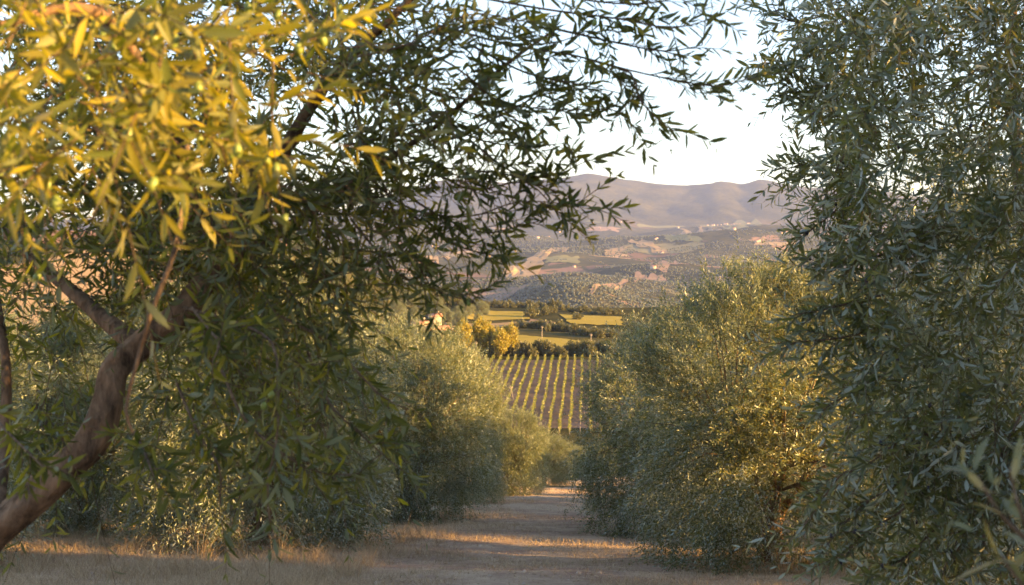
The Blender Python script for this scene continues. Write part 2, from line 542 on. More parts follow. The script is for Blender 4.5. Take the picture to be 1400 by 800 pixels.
def terrain(name, rows, mat, lab):
    us = np.concatenate([np.linspace(-1.25, -0.52, 22, endpoint=False), np.linspace(-0.52, 0.52, 250), np.linspace(0.52, 1.25, 23)[1:]])
    Y, U = np.meshgrid(rows, us, indexing='ij')
    X = U * (Y + 45)
    X = X * np.clip(1.0, 0, 1)
    Z = H(X, Y)
    n, m = X.shape
    i = np.arange(n - 1)[:, None] * m; j = np.arange(m - 1)[None]
    q = np.stack([i + j, i + j + 1, i + m + j + 1, i + m + j], -1).reshape(-1, 4)
    me = mesh_np(name, np.stack([X, Y, Z], -1), quads=q, mats=[mat], smooth=True)
    obj(name, me, kind='structure')
    return Z


def geo_rows(a, b, n, off):
    return np.exp(np.linspace(math.log(a + off), math.log(b + off), n)) - off


r_near = geo_rows(-30, 232, 170, 45)
r_mid = geo_rows(232, 8300, 330, 0)
r_far = geo_rows(8300, 13000, 90, 0)
z1 = terrain('ground', r_near, M['earth'], '')
z2 = terrain('valley', r_mid, M['land'], '')
z3 = terrain('mountains', r_far, M['land'], '')
ZMIN = float(min(z1.min(), z2.min(), z3.min()))
ZMAX = float(max(z1.max(), z2.max(), z3.max()))


def patch(name, corners, mat, lift=0.3, n=(26, 14), wob=0.12, seed=0, kind='structure'):
    """a field: sheet draped over the land between four ground points (given as directions from the viewpoint)"""
    c = [np.array(ground_hit(*p, y0=100 if p[1] < 640 else 5)) for p in corners]
    s = np.linspace(0, 1, n[0])[:, None]; t = np.linspace(0, 1, n[1])[None]
    sw = s + wob * (t * (1 - t) * 4 + 0.3) * fbm(t * 5 + s * 2, s * 0 + seed + 0.1, seed, 3) * np.minimum(1, 1)
    tw = t + wob * 2 * fbm(s * 6, t * 1.0 + seed * 1.7, seed + 5, 3)
    A = c[0][None, None] * (1 - sw)[..., None] + c[1][None, None] * sw[..., None]
    B = c[3][None, None] * (1 - sw)[..., None] + c[2][None, None] * sw[..., None]
    W = A * (1 - tw)[..., None] + B * tw[..., None]
    Z = H(W[..., 0], W[..., 1]) + lift
    a, b = n
    i = np.arange(a - 1)[:, None] * b; j = np.arange(b - 1)[None]
    q = np.stack([i + j, i + j + 1, i + b + j + 1, i + b + j], -1).reshape(-1, 4)
    v = np.concatenate([W, Z[..., None]], -1)
    me = mesh_np(name, v, quads=q, mats=[mat], smooth=True)
    # make it face up
    if me.polygons[0].normal.z < 0:
        me.flip_normals()
    obj(name, me, kind=kind)


# near fields on the terrace round the vineyard
patch('vineyard_soil', [(560, 492), (905, 492), (905, 586), (560, 586)], M['soil'], 0.06, (60, 30), 0.0, 1)
patch('meadow', [(636, 421), (724, 427), (724, 437), (628, 436)], M['meadow'], 0.35, (24, 10), 0.05, 2)
patch('stubble_field', [(560, 438), (728, 439), (724, 446), (560, 444)], M['tanfield'], 0.25, (24, 8), 0.05, 3)
patch('meadow', [(690, 457), (812, 468), (836, 480), (690, 479)], M['meadow'], 0.25, (24, 10), 0.05, 4)
patch('meadow', [(765, 430), (850, 434), (850, 446), (780, 443)], M['meadow'], 0.3, (24, 10), 0.05, 5)
patch('green_field', [(570, 447), (700, 448), (700, 458), (570, 460)], M['greenfield'], 0.2, (24, 8), 0.05, 6)
patch('farm_track', [(725, 437), (760, 442), (752, 447), (722, 442)], M['pinkfield'], 0.45, (12, 8), 0.05, 7)

# far fields seen across the valley
for k, (c, mt) in enumerate([
        ([(632, 396), (725, 390), (690, 411), (640, 412)], 'pinkfield'),
        ([(818, 388), (858, 384), (850, 396), (806, 402)], 'pinkfield'),
        ([(868, 378), (905, 376), (912, 385), (868, 388)], 'pinkfield'),
        ([(826, 343), (862, 337), (850, 346), (828, 350)], 'tanfield'),
        ([(858, 330), (886, 330), (905, 343), (875, 340)], 'tanfield'),
        ([(890, 343), (912, 342), (915, 347), (892, 347)], 'tanfield'),
        ([(722, 356), (770, 335), (778, 340), (735, 362)], 'tanfield'),
        ([(690, 368), (745, 355), (735, 376), (680, 382)], 'tanfield'),
        ([(745, 352), (790, 352), (790, 360), (745, 362)], 'greenfield'),
        ([(872, 305), (925, 302), (940, 306), (875, 311)], 'greenfield'),
        ([(925, 311), (1000, 314), (1010, 320), (930, 318)], 'tanfield'),
        ([(806, 311), (850, 313), (845, 317), (806, 316)], 'pinkfield'),
        ([(1035, 330), (1090, 333), (1090, 338), (1030, 336)], 'tanfield'),
        ([(955, 300), (1050, 303), (1040, 308), (960, 307)], 'greenfield'),
        ([(600, 344), (650, 340), (660, 350), (600, 354)], 'tanfield'),
        ([(560, 352), (600, 350), (600, 362), (560, 364)], 'tanfield'),
        ([(975, 378), (1010, 380), (1015, 386), (978, 386)], 'pinkfield'),
        ([(880, 360), (925, 358), (950, 364), (890, 367)], 'pinkfield'),
        ([(905, 322), (960, 326), (955, 332), (910, 329)], 'greenfield')]):
    patch('field', c, M[mt], 3.0, (16, 8), 0.16, 40 + k)


# ------------------------------------------------------------------ foliage builders
def leaves_geo(g, pos, d, nrm, L, W, hi, curl, rnd):
    """leaves: pos base, d direction, nrm upper-face normal; hi = folded, pointed blade of 8 triangles, else 2"""
    n = len(pos)
    s = np.cross(d, nrm); s = norm(s)
    nn = norm(np.cross(s, d))
    L = L[:, None]; W = W[:, None] * 0.5; curl = curl[:, None]
    def pt(t, w, lift):
        return pos + d * L * t + s * W * w + nn * (W * lift - L * curl * t * t)
    if hi:
        V = np.stack([pt(0, 0, 0), pt(.28, -.85, .30), pt(.30, 0, 0), pt(.28, .85, .30),
                      pt(.66, -.85, .30), pt(.66, 0, 0), pt(.66, .85, .30), pt(1, 0, 0)], 1)
        F = np.array([(0, 2, 1), (0, 3, 2), (1, 2, 5), (1, 5, 4), (2, 3, 6), (2, 6, 5), (4, 5, 7), (5, 6, 7)])
        k = 8
    else:
        V = np.stack([pt(0, 0, 0), pt(.45, -1, .30), pt(.45, 1, .30), pt(1, 0, 0)], 1)
        F = np.array([(0, 3, 1), (0, 2, 3)])
        k = 4
    F = F[:, ::1]
    T = (F[None] + (np.arange(n) * k)[:, None, None]).reshape(-1, 3)
    g.add(V.reshape(-1, 3), t=T, r=np.repeat(rnd, k))


def shoots(rng, B, D, length, nodes, leafL, leafW, droop, bare=0.12):
    """leafy shoots: returns leaf arrays and the stem curves. B, D (S,3); length, droop (S,)"""
    S = len(B)
    t = np.linspace(bare, 1, nodes)[None, :, None]
    Lg = length[:, None, None]
    side = norm(rng.normal(size=(S, 3)))
    bend = (np.array((0, 0, -1.0))[None] * droop[:, None] + side * 0.18)[:, None]
    C = B[:, None] + D[:, None] * Lg * t + bend * Lg * t * t
    T = norm(D[:, None] + 2 * bend * t)
    ref = norm(rng.normal(size=(S, 1, 3)))
    a = norm(np.cross(T, ref)); b = np.cross(T, a)
    ph = (np.arange(nodes) % 2) * (math.pi / 2)
    ph = ph[None] + rng.normal(0, 0.25, (S, nodes)) + rng.uniform(0, 6.28, (S, 1))
    res = []
    for sgn in (0, math.pi):
        p = ph + sgn + rng.normal(0, 0.2, (S, nodes))
        perp = np.cos(p)[..., None] * a + np.sin(p)[..., None] * b
        ang = rng.normal(0.80, 0.22, (S, nodes))[..., None]
        d = norm(T * np.cos(ang) + perp * np.sin(ang) + rng.normal(0, .1, (S, nodes, 3)))
        nr = norm(T * np.sin(ang) - perp * np.cos(ang) + np.array((0, 0, 0.35)) + rng.normal(0, .25, (S, nodes, 3)))
        sz = (1 - 0.45 * np.clip((t[..., 0] - 0.75) * 4, 0, 1)) * rng.uniform(.7, 1.12, (S, nodes))
        keep = rng.random((S, nodes)) < 0.93
        res.append((C[keep], d[keep], nr[keep], (leafL * sz)[keep]))
    pos, d, nr, L = [np.concatenate(z) for z in zip(*res)]
    W = L * (leafW / leafL) * rng.uniform(.8, 1.15, len(L))
    tt = np.linspace(0, 1, 4)[None, :, None]
    stem = B[:, None] + D[:, None] * Lg * tt + bend * Lg * tt * tt
    return (pos, d, nr, L, W), stem


def stems_geo(g, stem, r0, r1):
    """thin three-sided stems"""
    S, K, _ = stem.shape
    T = norm(np.gradient(stem, axis=1))
    a = norm(np.cross(T, np.array((0.3, 0.5, 0.81)))); b = np.cross(T, a)
    rr = np.linspace(r0, r1, K)[None, :, None]
    V = np.stack([stem + rr * (math.cos(q) * a + math.sin(q) * b) for q in (0, 2.094, 4.189)], 2)
    base = (np.arange(S) * K * 3)[:, None, None]
    i = (np.arange(K - 1) * 3)[None, :, None]; j = np.arange(3)[None, None]; j2 = (j + 1) % 3
    q = np.stack([base + i + j, base + i + j2, base + i + 3 + j2, base + i + 3 + j], -1).reshape(-1, 4)
    g.add(V.reshape(-1, 3), q=q)


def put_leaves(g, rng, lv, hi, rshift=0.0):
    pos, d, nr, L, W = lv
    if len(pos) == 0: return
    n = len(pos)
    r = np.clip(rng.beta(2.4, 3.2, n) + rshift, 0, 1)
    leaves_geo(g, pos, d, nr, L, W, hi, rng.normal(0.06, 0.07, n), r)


# ------------------------------------------------------------------ olive tree prototypes (seen from 15 m and more)
def make_olive(seed, crown_h=4.3, rad=2.05, nclus=165, per=39, tall=9):
    rng = np.random.default_rng(seed)
    root = obj('olive_tree', None)
    tr = Geo()
    # leaning stem that forks low
    lean = rng.uniform(-0.25, 0.25, 2)
    base = np.array((0, 0, -0.25))
    fork = np.array((lean[0], lean[1], 0.75))
    tube(tr, [base, (lean[0] * .4, lean[1] * .4, 0.25), fork, fork + (lean[0] * .5, lean[1] * .5, .35)], [0.23, 0.17, 0.15, 0.10], 0.07, 12, 0.35, seed)
    limbs = []
    for k in range(5):
        az = k * 1.256 + rng.uniform(-.35, .35)
        out = rng.uniform(.8, 1.35)
        p = [fork - (0, 0, .15), fork + (math.cos(az) * out * .35, math.sin(az) * out * .35, .55),
             fork + (math.cos(az) * out * .8, math.sin(az) * out * .8, 1.25),
             fork + (math.cos(az) * out * 1.05, math.sin(az) * out * 1.05, 1.6 + rng.uniform(-.2, .3))]
        tube(tr, p, [0.08, 0.045, 0.022, 0.008], 0.14, 7, 0.3, seed + k)
        limbs.append(p)
    obj('trunk', tr.mesh('trunk', [M['bark']], True), root)
    # crown: clusters of shoots over an uneven body
    cz = crown_h * 0.54; rz = crown_h * 0.47
    g = Geo()
    B = []; D = []; Ln = []; Dr = []; tips = []
    for k in range(nclus):
        z = rng.uniform(-1.0, 1.0)
        az = rng.uniform(0, 2 * math.pi)
        hr = math.sqrt(max(0, 1 - (abs(z) ** (2.4 if z > 0 else 5))))
        lump = 1 + 0.42 * float(vnoise(math.cos(az) * 1.6 + 4, math.sin(az) * 1.6 + z * 1.9 + 7, seed))
        f = rng.uniform(0.66, 1.0) * lump
        nv = np.array((math.cos(az) * hr, math.sin(az) * hr, z))
        c = np.array((math.cos(az) * hr * rad * f, math.sin(az) * hr * rad * f, cz + z * rz * (0.85 + .15 * f)))
        c[2] = max(c[2], 0.4)
        m = int(per * rng.uniform(.7, 1.3))
        b = c + rng.normal(0, .17, (m, 3))
        up = 0.75 * z if z > 0 else 0.8 * z
        d = norm(nv * 0.75 + rng.normal(0, .55, (m, 3)) + np.array((0, 0, up)))
        B.append(b - d * 0.1); D.append(d)
        Ln.append(rng.uniform(.26, .52, m) * (1.2 if z < -.2 else 1)); Dr.append(np.full(m, 0.12 if z > 0 else 0.38) * rng.uniform(.5, 1.5, m))
        tips.append(c)
    # skirt of hanging shoots close to the ground
    for k in range(34):
        az = rng.uniform(0, 2 * math.pi); f = rng.uniform(.55, .98)
        c = np.array((math.cos(az) * rad * f, math.sin(az) * rad * f, rng.uniform(.25, 1.0)))
        m = 26
        nv = np.array((math.cos(az), math.sin(az), 0))
        B.append(c + rng.normal(0, .17, (m, 3))); D.append(norm(nv * .5 + rng.normal(0, .5, (m, 3)) + np.array((0, 0, -.6))))
        Ln.append(rng.uniform(.26, .5, m)); Dr.append(rng.uniform(.1, .5, m))
    # inner fill
    m = nclus * 11
    q = norm(rng.normal(size=(m, 3))) * (rng.random((m, 1)) ** .5) * np.array((rad * .72, rad * .72, rz * .75)) + np.array((0, 0, cz))
    B.append(q); D.append(norm(rng.normal(size=(m, 3)) + (q - np.array((0, 0, cz))) * .6)); Ln.append(rng.uniform(.25, .45, m)); Dr.append(rng.uniform(0, .5, m))
    # upright water shoots on top
    for k in range(tall):
        az = rng.uniform(0, 6.28); rr_ = rng.uniform(.15, .75) * rad
        b0 = np.array((math.cos(az) * rr_, math.sin(az) * rr_, cz + rz * .72))
        m = 16
        hgt = rng.uniform(.35, .95)
        tt = rng.random(m) ** .8
        b = b0 + np.outer(tt, (rng.normal(0, .12), rng.normal(0, .12), hgt)) + rng.normal(0, .06, (m, 3))
        B.append(b); D.append(norm(rng.normal(0, .28, (m, 3)) + np.array((math.cos(az) * .15, math.sin(az) * .15, 1.0)))); Ln.append(rng.uniform(.22, .38, m)); Dr.append(np.full(m, .02))
        tips.append(b0 + np.array((0, 0, hgt * .8)))
    B = np.concatenate(B); D = np.concatenate(D); Ln = np.concatenate(Ln); Dr = np.concatenate(Dr)
    lv, stem = shoots(rng, B, D, Ln, 10, 0.084, 0.020, Dr)
    low = lv[0][:, 2] > 0.04
    lv = tuple(a[low] for a in lv)
    put_leaves(g, rng, lv, False)
    obj('crown', g.mesh('olive_crown', [M['olive']]), root)
    # secondary branches out to the clusters
    sb = Geo()
    for c in tips[::2]:
        l = limbs[int(np.argmin([np.linalg.norm(p[2] - c) for p in limbs]))]
        s0 = l[1] * .35 + l[2] * .65 if c[2] > 1.6 else l[1]
        mid = (s0 + c) / 2 + np.array((0, 0, .18))
        tube(sb, [s0, mid, c], [0.018, 0.010, 0.004], 0.3, 4, 0, 0)
    obj('branches', sb.mesh('branches', [M['twig']], True), root)
    return root


PROTO = [make_olive(101), make_olive(202, 4.2, 2.15), make_olive(303, 4.5, 1.95, tall=9)]
_used = set()


def place_olive(kind, x, y, rot, sc, label, sxy=None, group='olive trees in rows down the slope'):
    o = PROTO[kind] if kind not in _used else copy_tree(PROTO[kind])
    _used.add(kind)
    o.location = (x, y, float(H(x, y)))
    o.rotation_euler = (0, 0, rot)
    s2 = sxy or sc
    o.scale = (s2, s2, sc)
    o['label'] = label; o['category'] = 'tree'; o['group'] = group
    return o


# lane trees, left side of the path (nearest first)
place_olive(0, -4.35, 19.0, 0.4, 1.02, 'olive tree with a forked brown trunk, nearest whole tree left of the path', 1.08)
place_olive(1, -2.5, 26.5, 1.9, 1.06, 'silvery olive tree left of the path, just beyond the nearest whole one', 0.92)
place_olive(2, -1.55, 34.5, 4.0, 0.98, 'broad pale blue-green olive tree at the middle of the left-hand row', .66)
place_olive(0, 0.0, 42.0, 2.4, 0.72, 'rounded olive tree with a golden lit top in the left-hand row', .64)
place_olive(1, 1.5, 52.0, 0.9, 0.56, 'small golden olive tree near the end of the left-hand row', .62)
place_olive(2, 3.4, 64.0, 5.0, 0.42, 'last and smallest olive tree of the left-hand row', .52)
# right side of the path
place_olive(2, 3.75, 16.2, 1.1, .90, 'olive tree full of golden light with a dark leaning trunk, right of the path', 1.0)
place_olive(1, 3.35, 22.5, 3.6, .98, 'shaded blue-grey olive tree overhanging the right edge of the path', 0.88)
place_olive(2, 5.2, 11.2, 2.0, .95, 'narrow olive tree added behind the nearest right-hand tree to shade the ground', .72)  # hidden tree put in to keep the sun off the near ground
place_olive(0, 5.8, 29.0, 0.2, .85, 'olive tree hidden behind the shaded one, right of the path', 1.0)
place_olive(1, 6.6, 36.0, 2.2, .8, 'olive tree right of the path, fourth one down the row', 1.0)
place_olive(2, 8.6, 49.0, 2.9, 0.5, 'small olive tree right of the path, fifth one down the row', .7)
place_olive(0, 10.2, 61.0, 5.2, 0.45, 'small olive tree right of the path, last one before the slope drops', .7)

rg = np.random.default_rng(5)
ordn = ['first', 'second', 'third', 'fourth', 'fifth', 'sixth', 'seventh', 'eighth', 'ninth', 'tenth', 'eleventh', 'twelfth', 'thirteenth', 'fourteenth']
rowsL = [('second', -10.3, [15.5, 22.5, 29.5, 37, 45, 54, 64, 75]), ('third', -17.0, [22, 30, 38, 47, 57, 68]), ('fourth', -24, [32, 41, 51, 62, 74]), ('fifth', -31, [42, 53, 65, 78])]
for nm, x0, ys in rowsL:
    for i, y in enumerate(ys):
        x = x0 + 0.09 * y + rg.uniform(-.4, .4)
        place_olive(int(rg.integers(3)), x, y + rg.uniform(-.6, .6), rg.uniform(0, 6.28), rg.uniform(.92, 1.12),
                    'olive tree in the %s row left of the path, %s one down' % (nm, ordn[i]), None)
place_olive(0, 4.7, .1, 1.0, .60, 'low unseen olive tree added just right of the viewer to shade near leaves', .62)  # put in out of frame, shades the low leaves close to the lens
place_olive(2, 8.6, 1.5, 1.0, 1.25, 'tall unseen olive tree added level with the viewer to shade the nearest trees', 1.2)  # out-of-frame tree put in to block the sun from both near crowns
place_olive(1, 9.9, 12.0, 1.0, .48, 'low unseen olive tree added in a gap of the second row to shade the ground', .62)  # low sun blocker for the ground, added where it is never seen
place_olive(1, 7.3, 19.4, 4.0, .60, 'half-height olive tree added out of sight behind the golden lit one to shade the path', .85)  # put in to stop a strip of sun crossing the path
rowsR = [('second', 9.9, [-9.5, 8.3, 19.0, 22.2, 25.5, 29.5, 34]), ('third', 17.0, [-10, 4.0, 18.5, 24, 30, 36])]
for nm, x0, ys in rowsR:
    for i, y in enumerate(ys):
        x = x0 + 0.05 * y + rg.uniform(-.3, .3)
        place_olive(int(rg.integers(3)), x, y, rg.uniform(0, 6.28), rg.uniform(.95, 1.08) * (.85 if y > 15 else 1),
                    'olive tree in the %s row right of the path, %s one down' % (nm, ordn[i]), None)
# trees lower on the slope, seen over the end of the lane
for k, (px, y, s) in enumerate([(652, 92, 1.1), (690, 104, 1.0), (726, 96, .95), (757, 112, 1.0), (790, 100, .9), (822, 92, 1.0), (850, 108, 1.1), (610, 100, 1.1), (570, 94, 1.1), (872, 96, 1.1), (900, 88, 1.1)]):
    x = (px - 700) / FPX * y
    place_olive(k % 3, x, y, rg.uniform(0, 6.28), s * .68, 'olive tree lower down the slope below the end of the path, %s from the left' % ordn[[2, 3, 4, 5, 6, 7, 8, 1, 0, 9, 10][k]], None, 'olive trees low on the slope')
for p in range(3):
    assert p in _used
# olive trees on the sunlit hill to the left
n = 0
for k in range(400):
    x = rg.uniform(-185, -14); y = rg.uniform(505, 640)
    if vnoise(x / 18, y / 18, 5) < -0.12: continue
    pxx = 700 + x / y * FPX
    if pxx < 250: continue
    if n >= 110: break
    n += 1
    place_olive(int(rg.integers(3)), x, y, rg.uniform(0, 6.28), rg.uniform(1.0, 1.7), 'small golden olive tree on the sunlit hillside behind the farmhouse', None, 'olive trees on the sunlit hill')

# ------------------------------------------------------------------ near tree, left: trunk, limbs, traced sprays
rl = np.random.default_rng(77)
L0 = obj('olive_tree', None, label='nearest olive tree on the left, with a bent brown trunk and yellow lit leaves', cat='tree', group='olive trees framing the view')
L0.location = (-2.35, 2.9, float(H(-2.35, 2.9)))
off = np.array(L0.location)


def PL(*a): return P(*a) - off


g = Geo()
tube(g, [(-0.05, 0, -.2), (0.05, 0.02, .35), (0.35, 0.08, 0.85), PL(-70, 800, 3.08), PL(-12, 735, 3.1), PL(60, 668, 3.1), PL(122, 608, 3.1), PL(146, 552, 3.12), PL(156, 505, 3.15), PL(190, 474, 3.2), PL(243, 432, 3.2), PL(283, 392, 3.25)],
     [.12, .09, .072, .052, .048, .046, .044, .043, .041, .040, .038, .038], 0.025, 28, 0.34, 4)
obj('trunk', g.mesh('trunk', [M['bark']], True), L0)


def branch(name, par, pts, rad, mat, step=.06, sides=8, bump=.25, seed=1):
    g = Geo()
    c = tube(g, pts, rad, step, sides, bump, seed)
    obj(name, g.mesh(name, [M[mat]], True), par)
    return c


branch('limb', L0, [PL(275, 398, 3.24), PL(303, 352, 3.3), PL(268, 285, 3.3), PL(245, 215, 3.25), PL(215, 120, 3.2), PL(150, 30, 3.1), PL(120, -60, 3.1)], [.044, .036, .034, .03, .025, .018, .01], 'bark')
branch('limb', L0, [PL(285, 388, 3.25), PL(335, 348, 3.25), PL(410, 300, 3.2), PL(505, 235, 3.1), PL(600, 170, 3.0), PL(690, 90, 2.9), PL(760, 40, 2.9)], [.036, .023, .014, .010, .007, .005, .003], 'bark')
branch('limb', L0, [PL(295, 350, 3.3), PL(380, 220, 3.2), PL(450, 110, 3.0), PL(540, 20, 2.9), PL(620, -60, 2.9)], [.03, .022, .015, .01, .006], 'bark')
branch('limb', L0, [PL(190, 474, 3.2), PL(100, 400, 3.4), PL(20, 330, 3.6), PL(-60, 250, 3.7)], [.03, .02, .014, .009], 'bark')
branch('limb', L0, [PL(-10, 740, 3.1), PL(5, 620, 3.4), PL(8, 500, 3.5), PL(-5, 400, 3.6)], [.025, .018, .014, .009], 'bark')
branch('limb', L0, [PL(245, 215, 3.25), PL(200, 120, 2.6), PL(160, 40, 2.1), PL(100, 10, 1.8), PL(0, 35, 1.7)], [.026, .018, .011, .008, .006], 'bark')

LEAVES = []      # leaf arrays of the near left tree, split later
STEMS = []
TWIGS = []


def spray(pts, r0=.0035, r1=.0012, every=.04, slen=(.10, .22), leafL=.06, dens=1.0, name='twig', droop=.12, par=L0, store=None, stems=None, mat='twig', rr=rl):
    c = branch(name, par, pts, np.linspace(r0, r1, len(pts)), mat, .04, 5, 0)
    seg = np.linalg.norm(np.diff(c, axis=0), axis=1); s = np.concatenate([[0], np.cumsum(seg)])
    m = max(3, int(s[-1] / every * dens))
    t = np.linspace(s[-1] * .12, s[-1] * .99, m) + rr.normal(0, .01, m)
    b = np.stack([np.interp(t, s, c[:, i]) for i in range(3)], 1)
    T = norm(np.stack([np.interp(t + .02, s, c[:, i]) for i in range(3)], 1) - np.stack([np.interp(t - .02, s, c[:, i]) for i in range(3)], 1))
    d = norm(T * .9 + rr.normal(0, .6, (m, 3)))
    ln = rr.uniform(*slen, m)
    lv, st = shoots(rr, b, d, ln, 6, leafL, leafL * .22, rr.uniform(0, 2 * droop, m), .15)
    # leaves on the end of the twig itself
    lv2, st2 = shoots(rr, c[-8:-7] if len(c) > 8 else c[:1], norm(c[-1:] - (c[-8:-7] if len(c) > 8 else c[:1])), np.array([.2]), 9, leafL, leafL * .22, np.array([.05]), .1)
    (store if store is not None else LEAVES).extend([lv, lv2]); (stems if stems is not None else STEMS).extend([st, st2])
    return c


SPRAYS = [
    [(600, 35, 3.0), (700, 62, 2.9), (785, 76, 2.85), (860, 96, 2.8), (935, 112, 2.75), (985, 118, 2.7), (1020, 108, 2.7)],
    [(800, 80, 2.84), (862, 100, 2.8), (872, 130, 2.78), (890, 155, 2.75), (918, 178, 2.75)],
    [(620, -10, 3.0), (740, 12, 2.9), (840, 25, 2.85), (920, 38, 2.8), (985, 22, 2.8)],
    [(700, -20, 2.9), (800, 0, 2.9), (880, 5, 2.85), (960, -10, 2.8)],
    [(520, 95, 3.0), (600, 128, 2.95), (680, 142, 2.9), (760, 150, 2.85), (835, 150, 2.8), (862, 160, 2.8)],
    [(640, 60, 3.0), (720, 100, 2.9), (790, 115, 2.85), (850, 128, 2.8)],
    [(760, 40, 2.9), (850, 60, 2.85), (910, 70, 2.8), (960, 62, 2.75)],
    [(560, 130, 3.0), (640, 185, 2.95), (710, 200, 2.9), (775, 196, 2.85)],
    [(520, 200, 3.0), (600, 228, 2.95), (690, 238, 2.9), (760, 262, 2.85), (818, 288, 2.8)],
    [(640, 190, 2.95), (700, 235, 2.9), (755, 240, 2.85), (798, 222, 2.8)],
    [(500, 240, 3.0), (560, 285, 2.95), (640, 296, 2.9), (710, 276, 2.85), (790, 280, 2.8)],
    [(560, 270, 3.0), (610, 300, 2.95), (660, 318, 2.9), (700, 312, 2.85), (745, 300, 2.85)],
    [(560, 290, 3.0), (612, 330, 2.95), (655, 345, 2.9), (690, 352, 2.85)],
    [(480, 150, 3.0), (520, 240, 2.95), (550, 320, 2.9), (585, 385, 2.85), (600, 410, 2.85)],
    [(480, 300, 3.0), (540, 370, 2.9), (590, 395, 2.8), (650, 415, 2.7)],
    [(540, 60, 2.9), (620, 90, 2.8), (700, 160, 2.8), (740, 180, 2.75)],
    [(480, 80, 2.8), (560, 60, 2.7), (640, 20, 2.7), (720, 30, 2.65)],
    [(470, 200, 3.0), (550, 180, 2.9), (620, 150, 2.8), (690, 175, 2.8)],
    [(460, 250, 3.0), (520, 270, 2.9), (570, 240, 2.9), (640, 250, 2.8)],
    [(600, 60, 2.9), (650, 30, 2.8), (740, 60, 2.8), (800, 45, 2.8)],
    [(440, 340, 3.1), (520, 345, 3.0), (580, 355, 2.9), (620, 370, 2.9)],
    [(640, 180, 3.0), (700, 150, 2.9), (740, 130, 2.9), (800, 120, 2.9)],
    [(600, 240, 3.0), (650, 260, 2.9), (720, 250, 2.9), (770, 300, 2.85)],
]
FRUIT = []
for k, sp in enumerate(SPRAYS):
    c = spray([PL(*p) for p in sp], every=.044, leafL=.051, slen=(.06, .15))
    for q in c[3::9]:
        if rl.random() < .75:
            FRUIT.append(q + rl.normal(0, .02, 3) + np.array((0, 0, -.018)))

# long bare hanging stem and the hanging leafy branches in front
branch('hanging_stem', L0, [PL(256, 200, 2.1), PL(250, 275, 2.0), PL(238, 345, 1.95), PL(208, 425, 1.9), PL(186, 500, 1.9), PL(172, 560, 1.88), PL(182, 592, 1.88)], [.0055, .005, .0045, .0042, .0036, .003, .002], 'twig', .04, 7, .2)
for sp, le in [([(250, 420, 2.9), (320, 440, 2.6), (372, 470, 2.4), (380, 540, 2.35), (378, 600, 2.32), (366, 660, 2.3), (368, 712, 2.3)], .066),
           ([(262, 420, 2.7), (285, 450, 2.5), (300, 470, 2.4), (290, 495, 2.35)], .06),
           ([(420, 480, 2.9), (450, 550, 2.8), (500, 600, 2.7), (545, 640, 2.6)], .06),
           ([(300, 500, 2.7), (340, 580, 2.6), (420, 640, 2.6), (480, 650, 2.6)], .06),
           ([(240, 520, 2.8), (270, 590, 2.7), (300, 640, 2.6), (300, 700, 2.6)], .06),
           ([(185, 590, 2.8), (200, 625, 2.5), (215, 665, 2.4)], .06),
           ([(-20, 560, 2.6), (20, 600, 2.4), (60, 640, 2.3)], .06),
           ([(380, 430, 2.9), (450, 470, 2.7), (520, 540, 2.6), (560, 560, 2.6)], .06)]:
    spray([PL(*p) for p in sp], .004, .0015, .055, (.06, .15), le, 1.0, 'hanging_branch', .3)
    
# crown body: shoots through the depth of the tree
def fill(px, py, yy, m, leafL, dirb=(0.5, 0, 0), ln=(.14, .32), droop=.15, spread=.7):
    a = rl.uniform(*px, m); b = rl.uniform(*py, m); c = rl.uniform(*yy, m)
    B = np.array([P(*t) for t in zip(a, b, c)]) - off
    lump = vnoise(B[:, 0] * 4.5, B[:, 2] * 4.5 + B[:, 1] * 3, 9) > -0.13
    B = B[lump]; m = len(B)
    D = norm(rl.normal(0, spread, (m, 3)) + np.array(dirb))
    lv, st = shoots(rl, B, D, rl.uniform(*ln, m), 7, leafL, leafL * .22, rl.uniform(0, 2 * droop, m))
    LEAVES.append(lv); STEMS.append(st)


fill((-80, 490), (-80, 320), (2.9, 4.4), 1250, .058)
fill((-60, 340), (250, 400), (3.3, 4.4), 260, .058, (.2, 0, -.3))
fill((350, 530), (-60, 330), (2.6, 3.8), 230, .056, (.7, 0, -.1))
fill((480, 660), (-60, 200), (2.7, 3.4), 60, .054, (.8, 0, -.1))
fill((-60, 330), (300, 560), (3.35, 4.4), 330, .058, (.2, 0, -.4), droop=.4)
fill((240, 500), (340, 540), (2.9, 4.2), 230, .058, (.3, 0, -.5), droop=.35)
fill((220, 450), (480, 620), (2.8, 3.6), 60, .058, (.2, 0, -.9), droop=.4)
fill((-60, 120), (540, 700), (3.0, 4.2), 50, .058, (.2, 0, -.9), droop=.4)
fill((190, 540), (190, 400), (2.65, 3.15), 170, .056, (.4, 0, -.3))
fill((-40, 230), (230, 370), (2.7, 3.2), 90, .056, (.3, 0, -.4))
fill((430, 620), (40, 220), (2.6, 2.95), 40, .054, (.7, 0, -.1))
# sunlit leaves close to the lens, upper left
fill((-40, 410), (-30, 265), (1.35, 2.1), 135, .055, (.5, 0, -.25), (.10, .24), .2)
fill((100, 400), (0, 220), (1.4, 1.9), 60, .055, (.5, 0, -.25), (.10, .24), .2)
fill((380, 520), (-30, 140), (1.9, 2.5), 18, .055, (.7, 0, -.1), (.10, .24), .15)


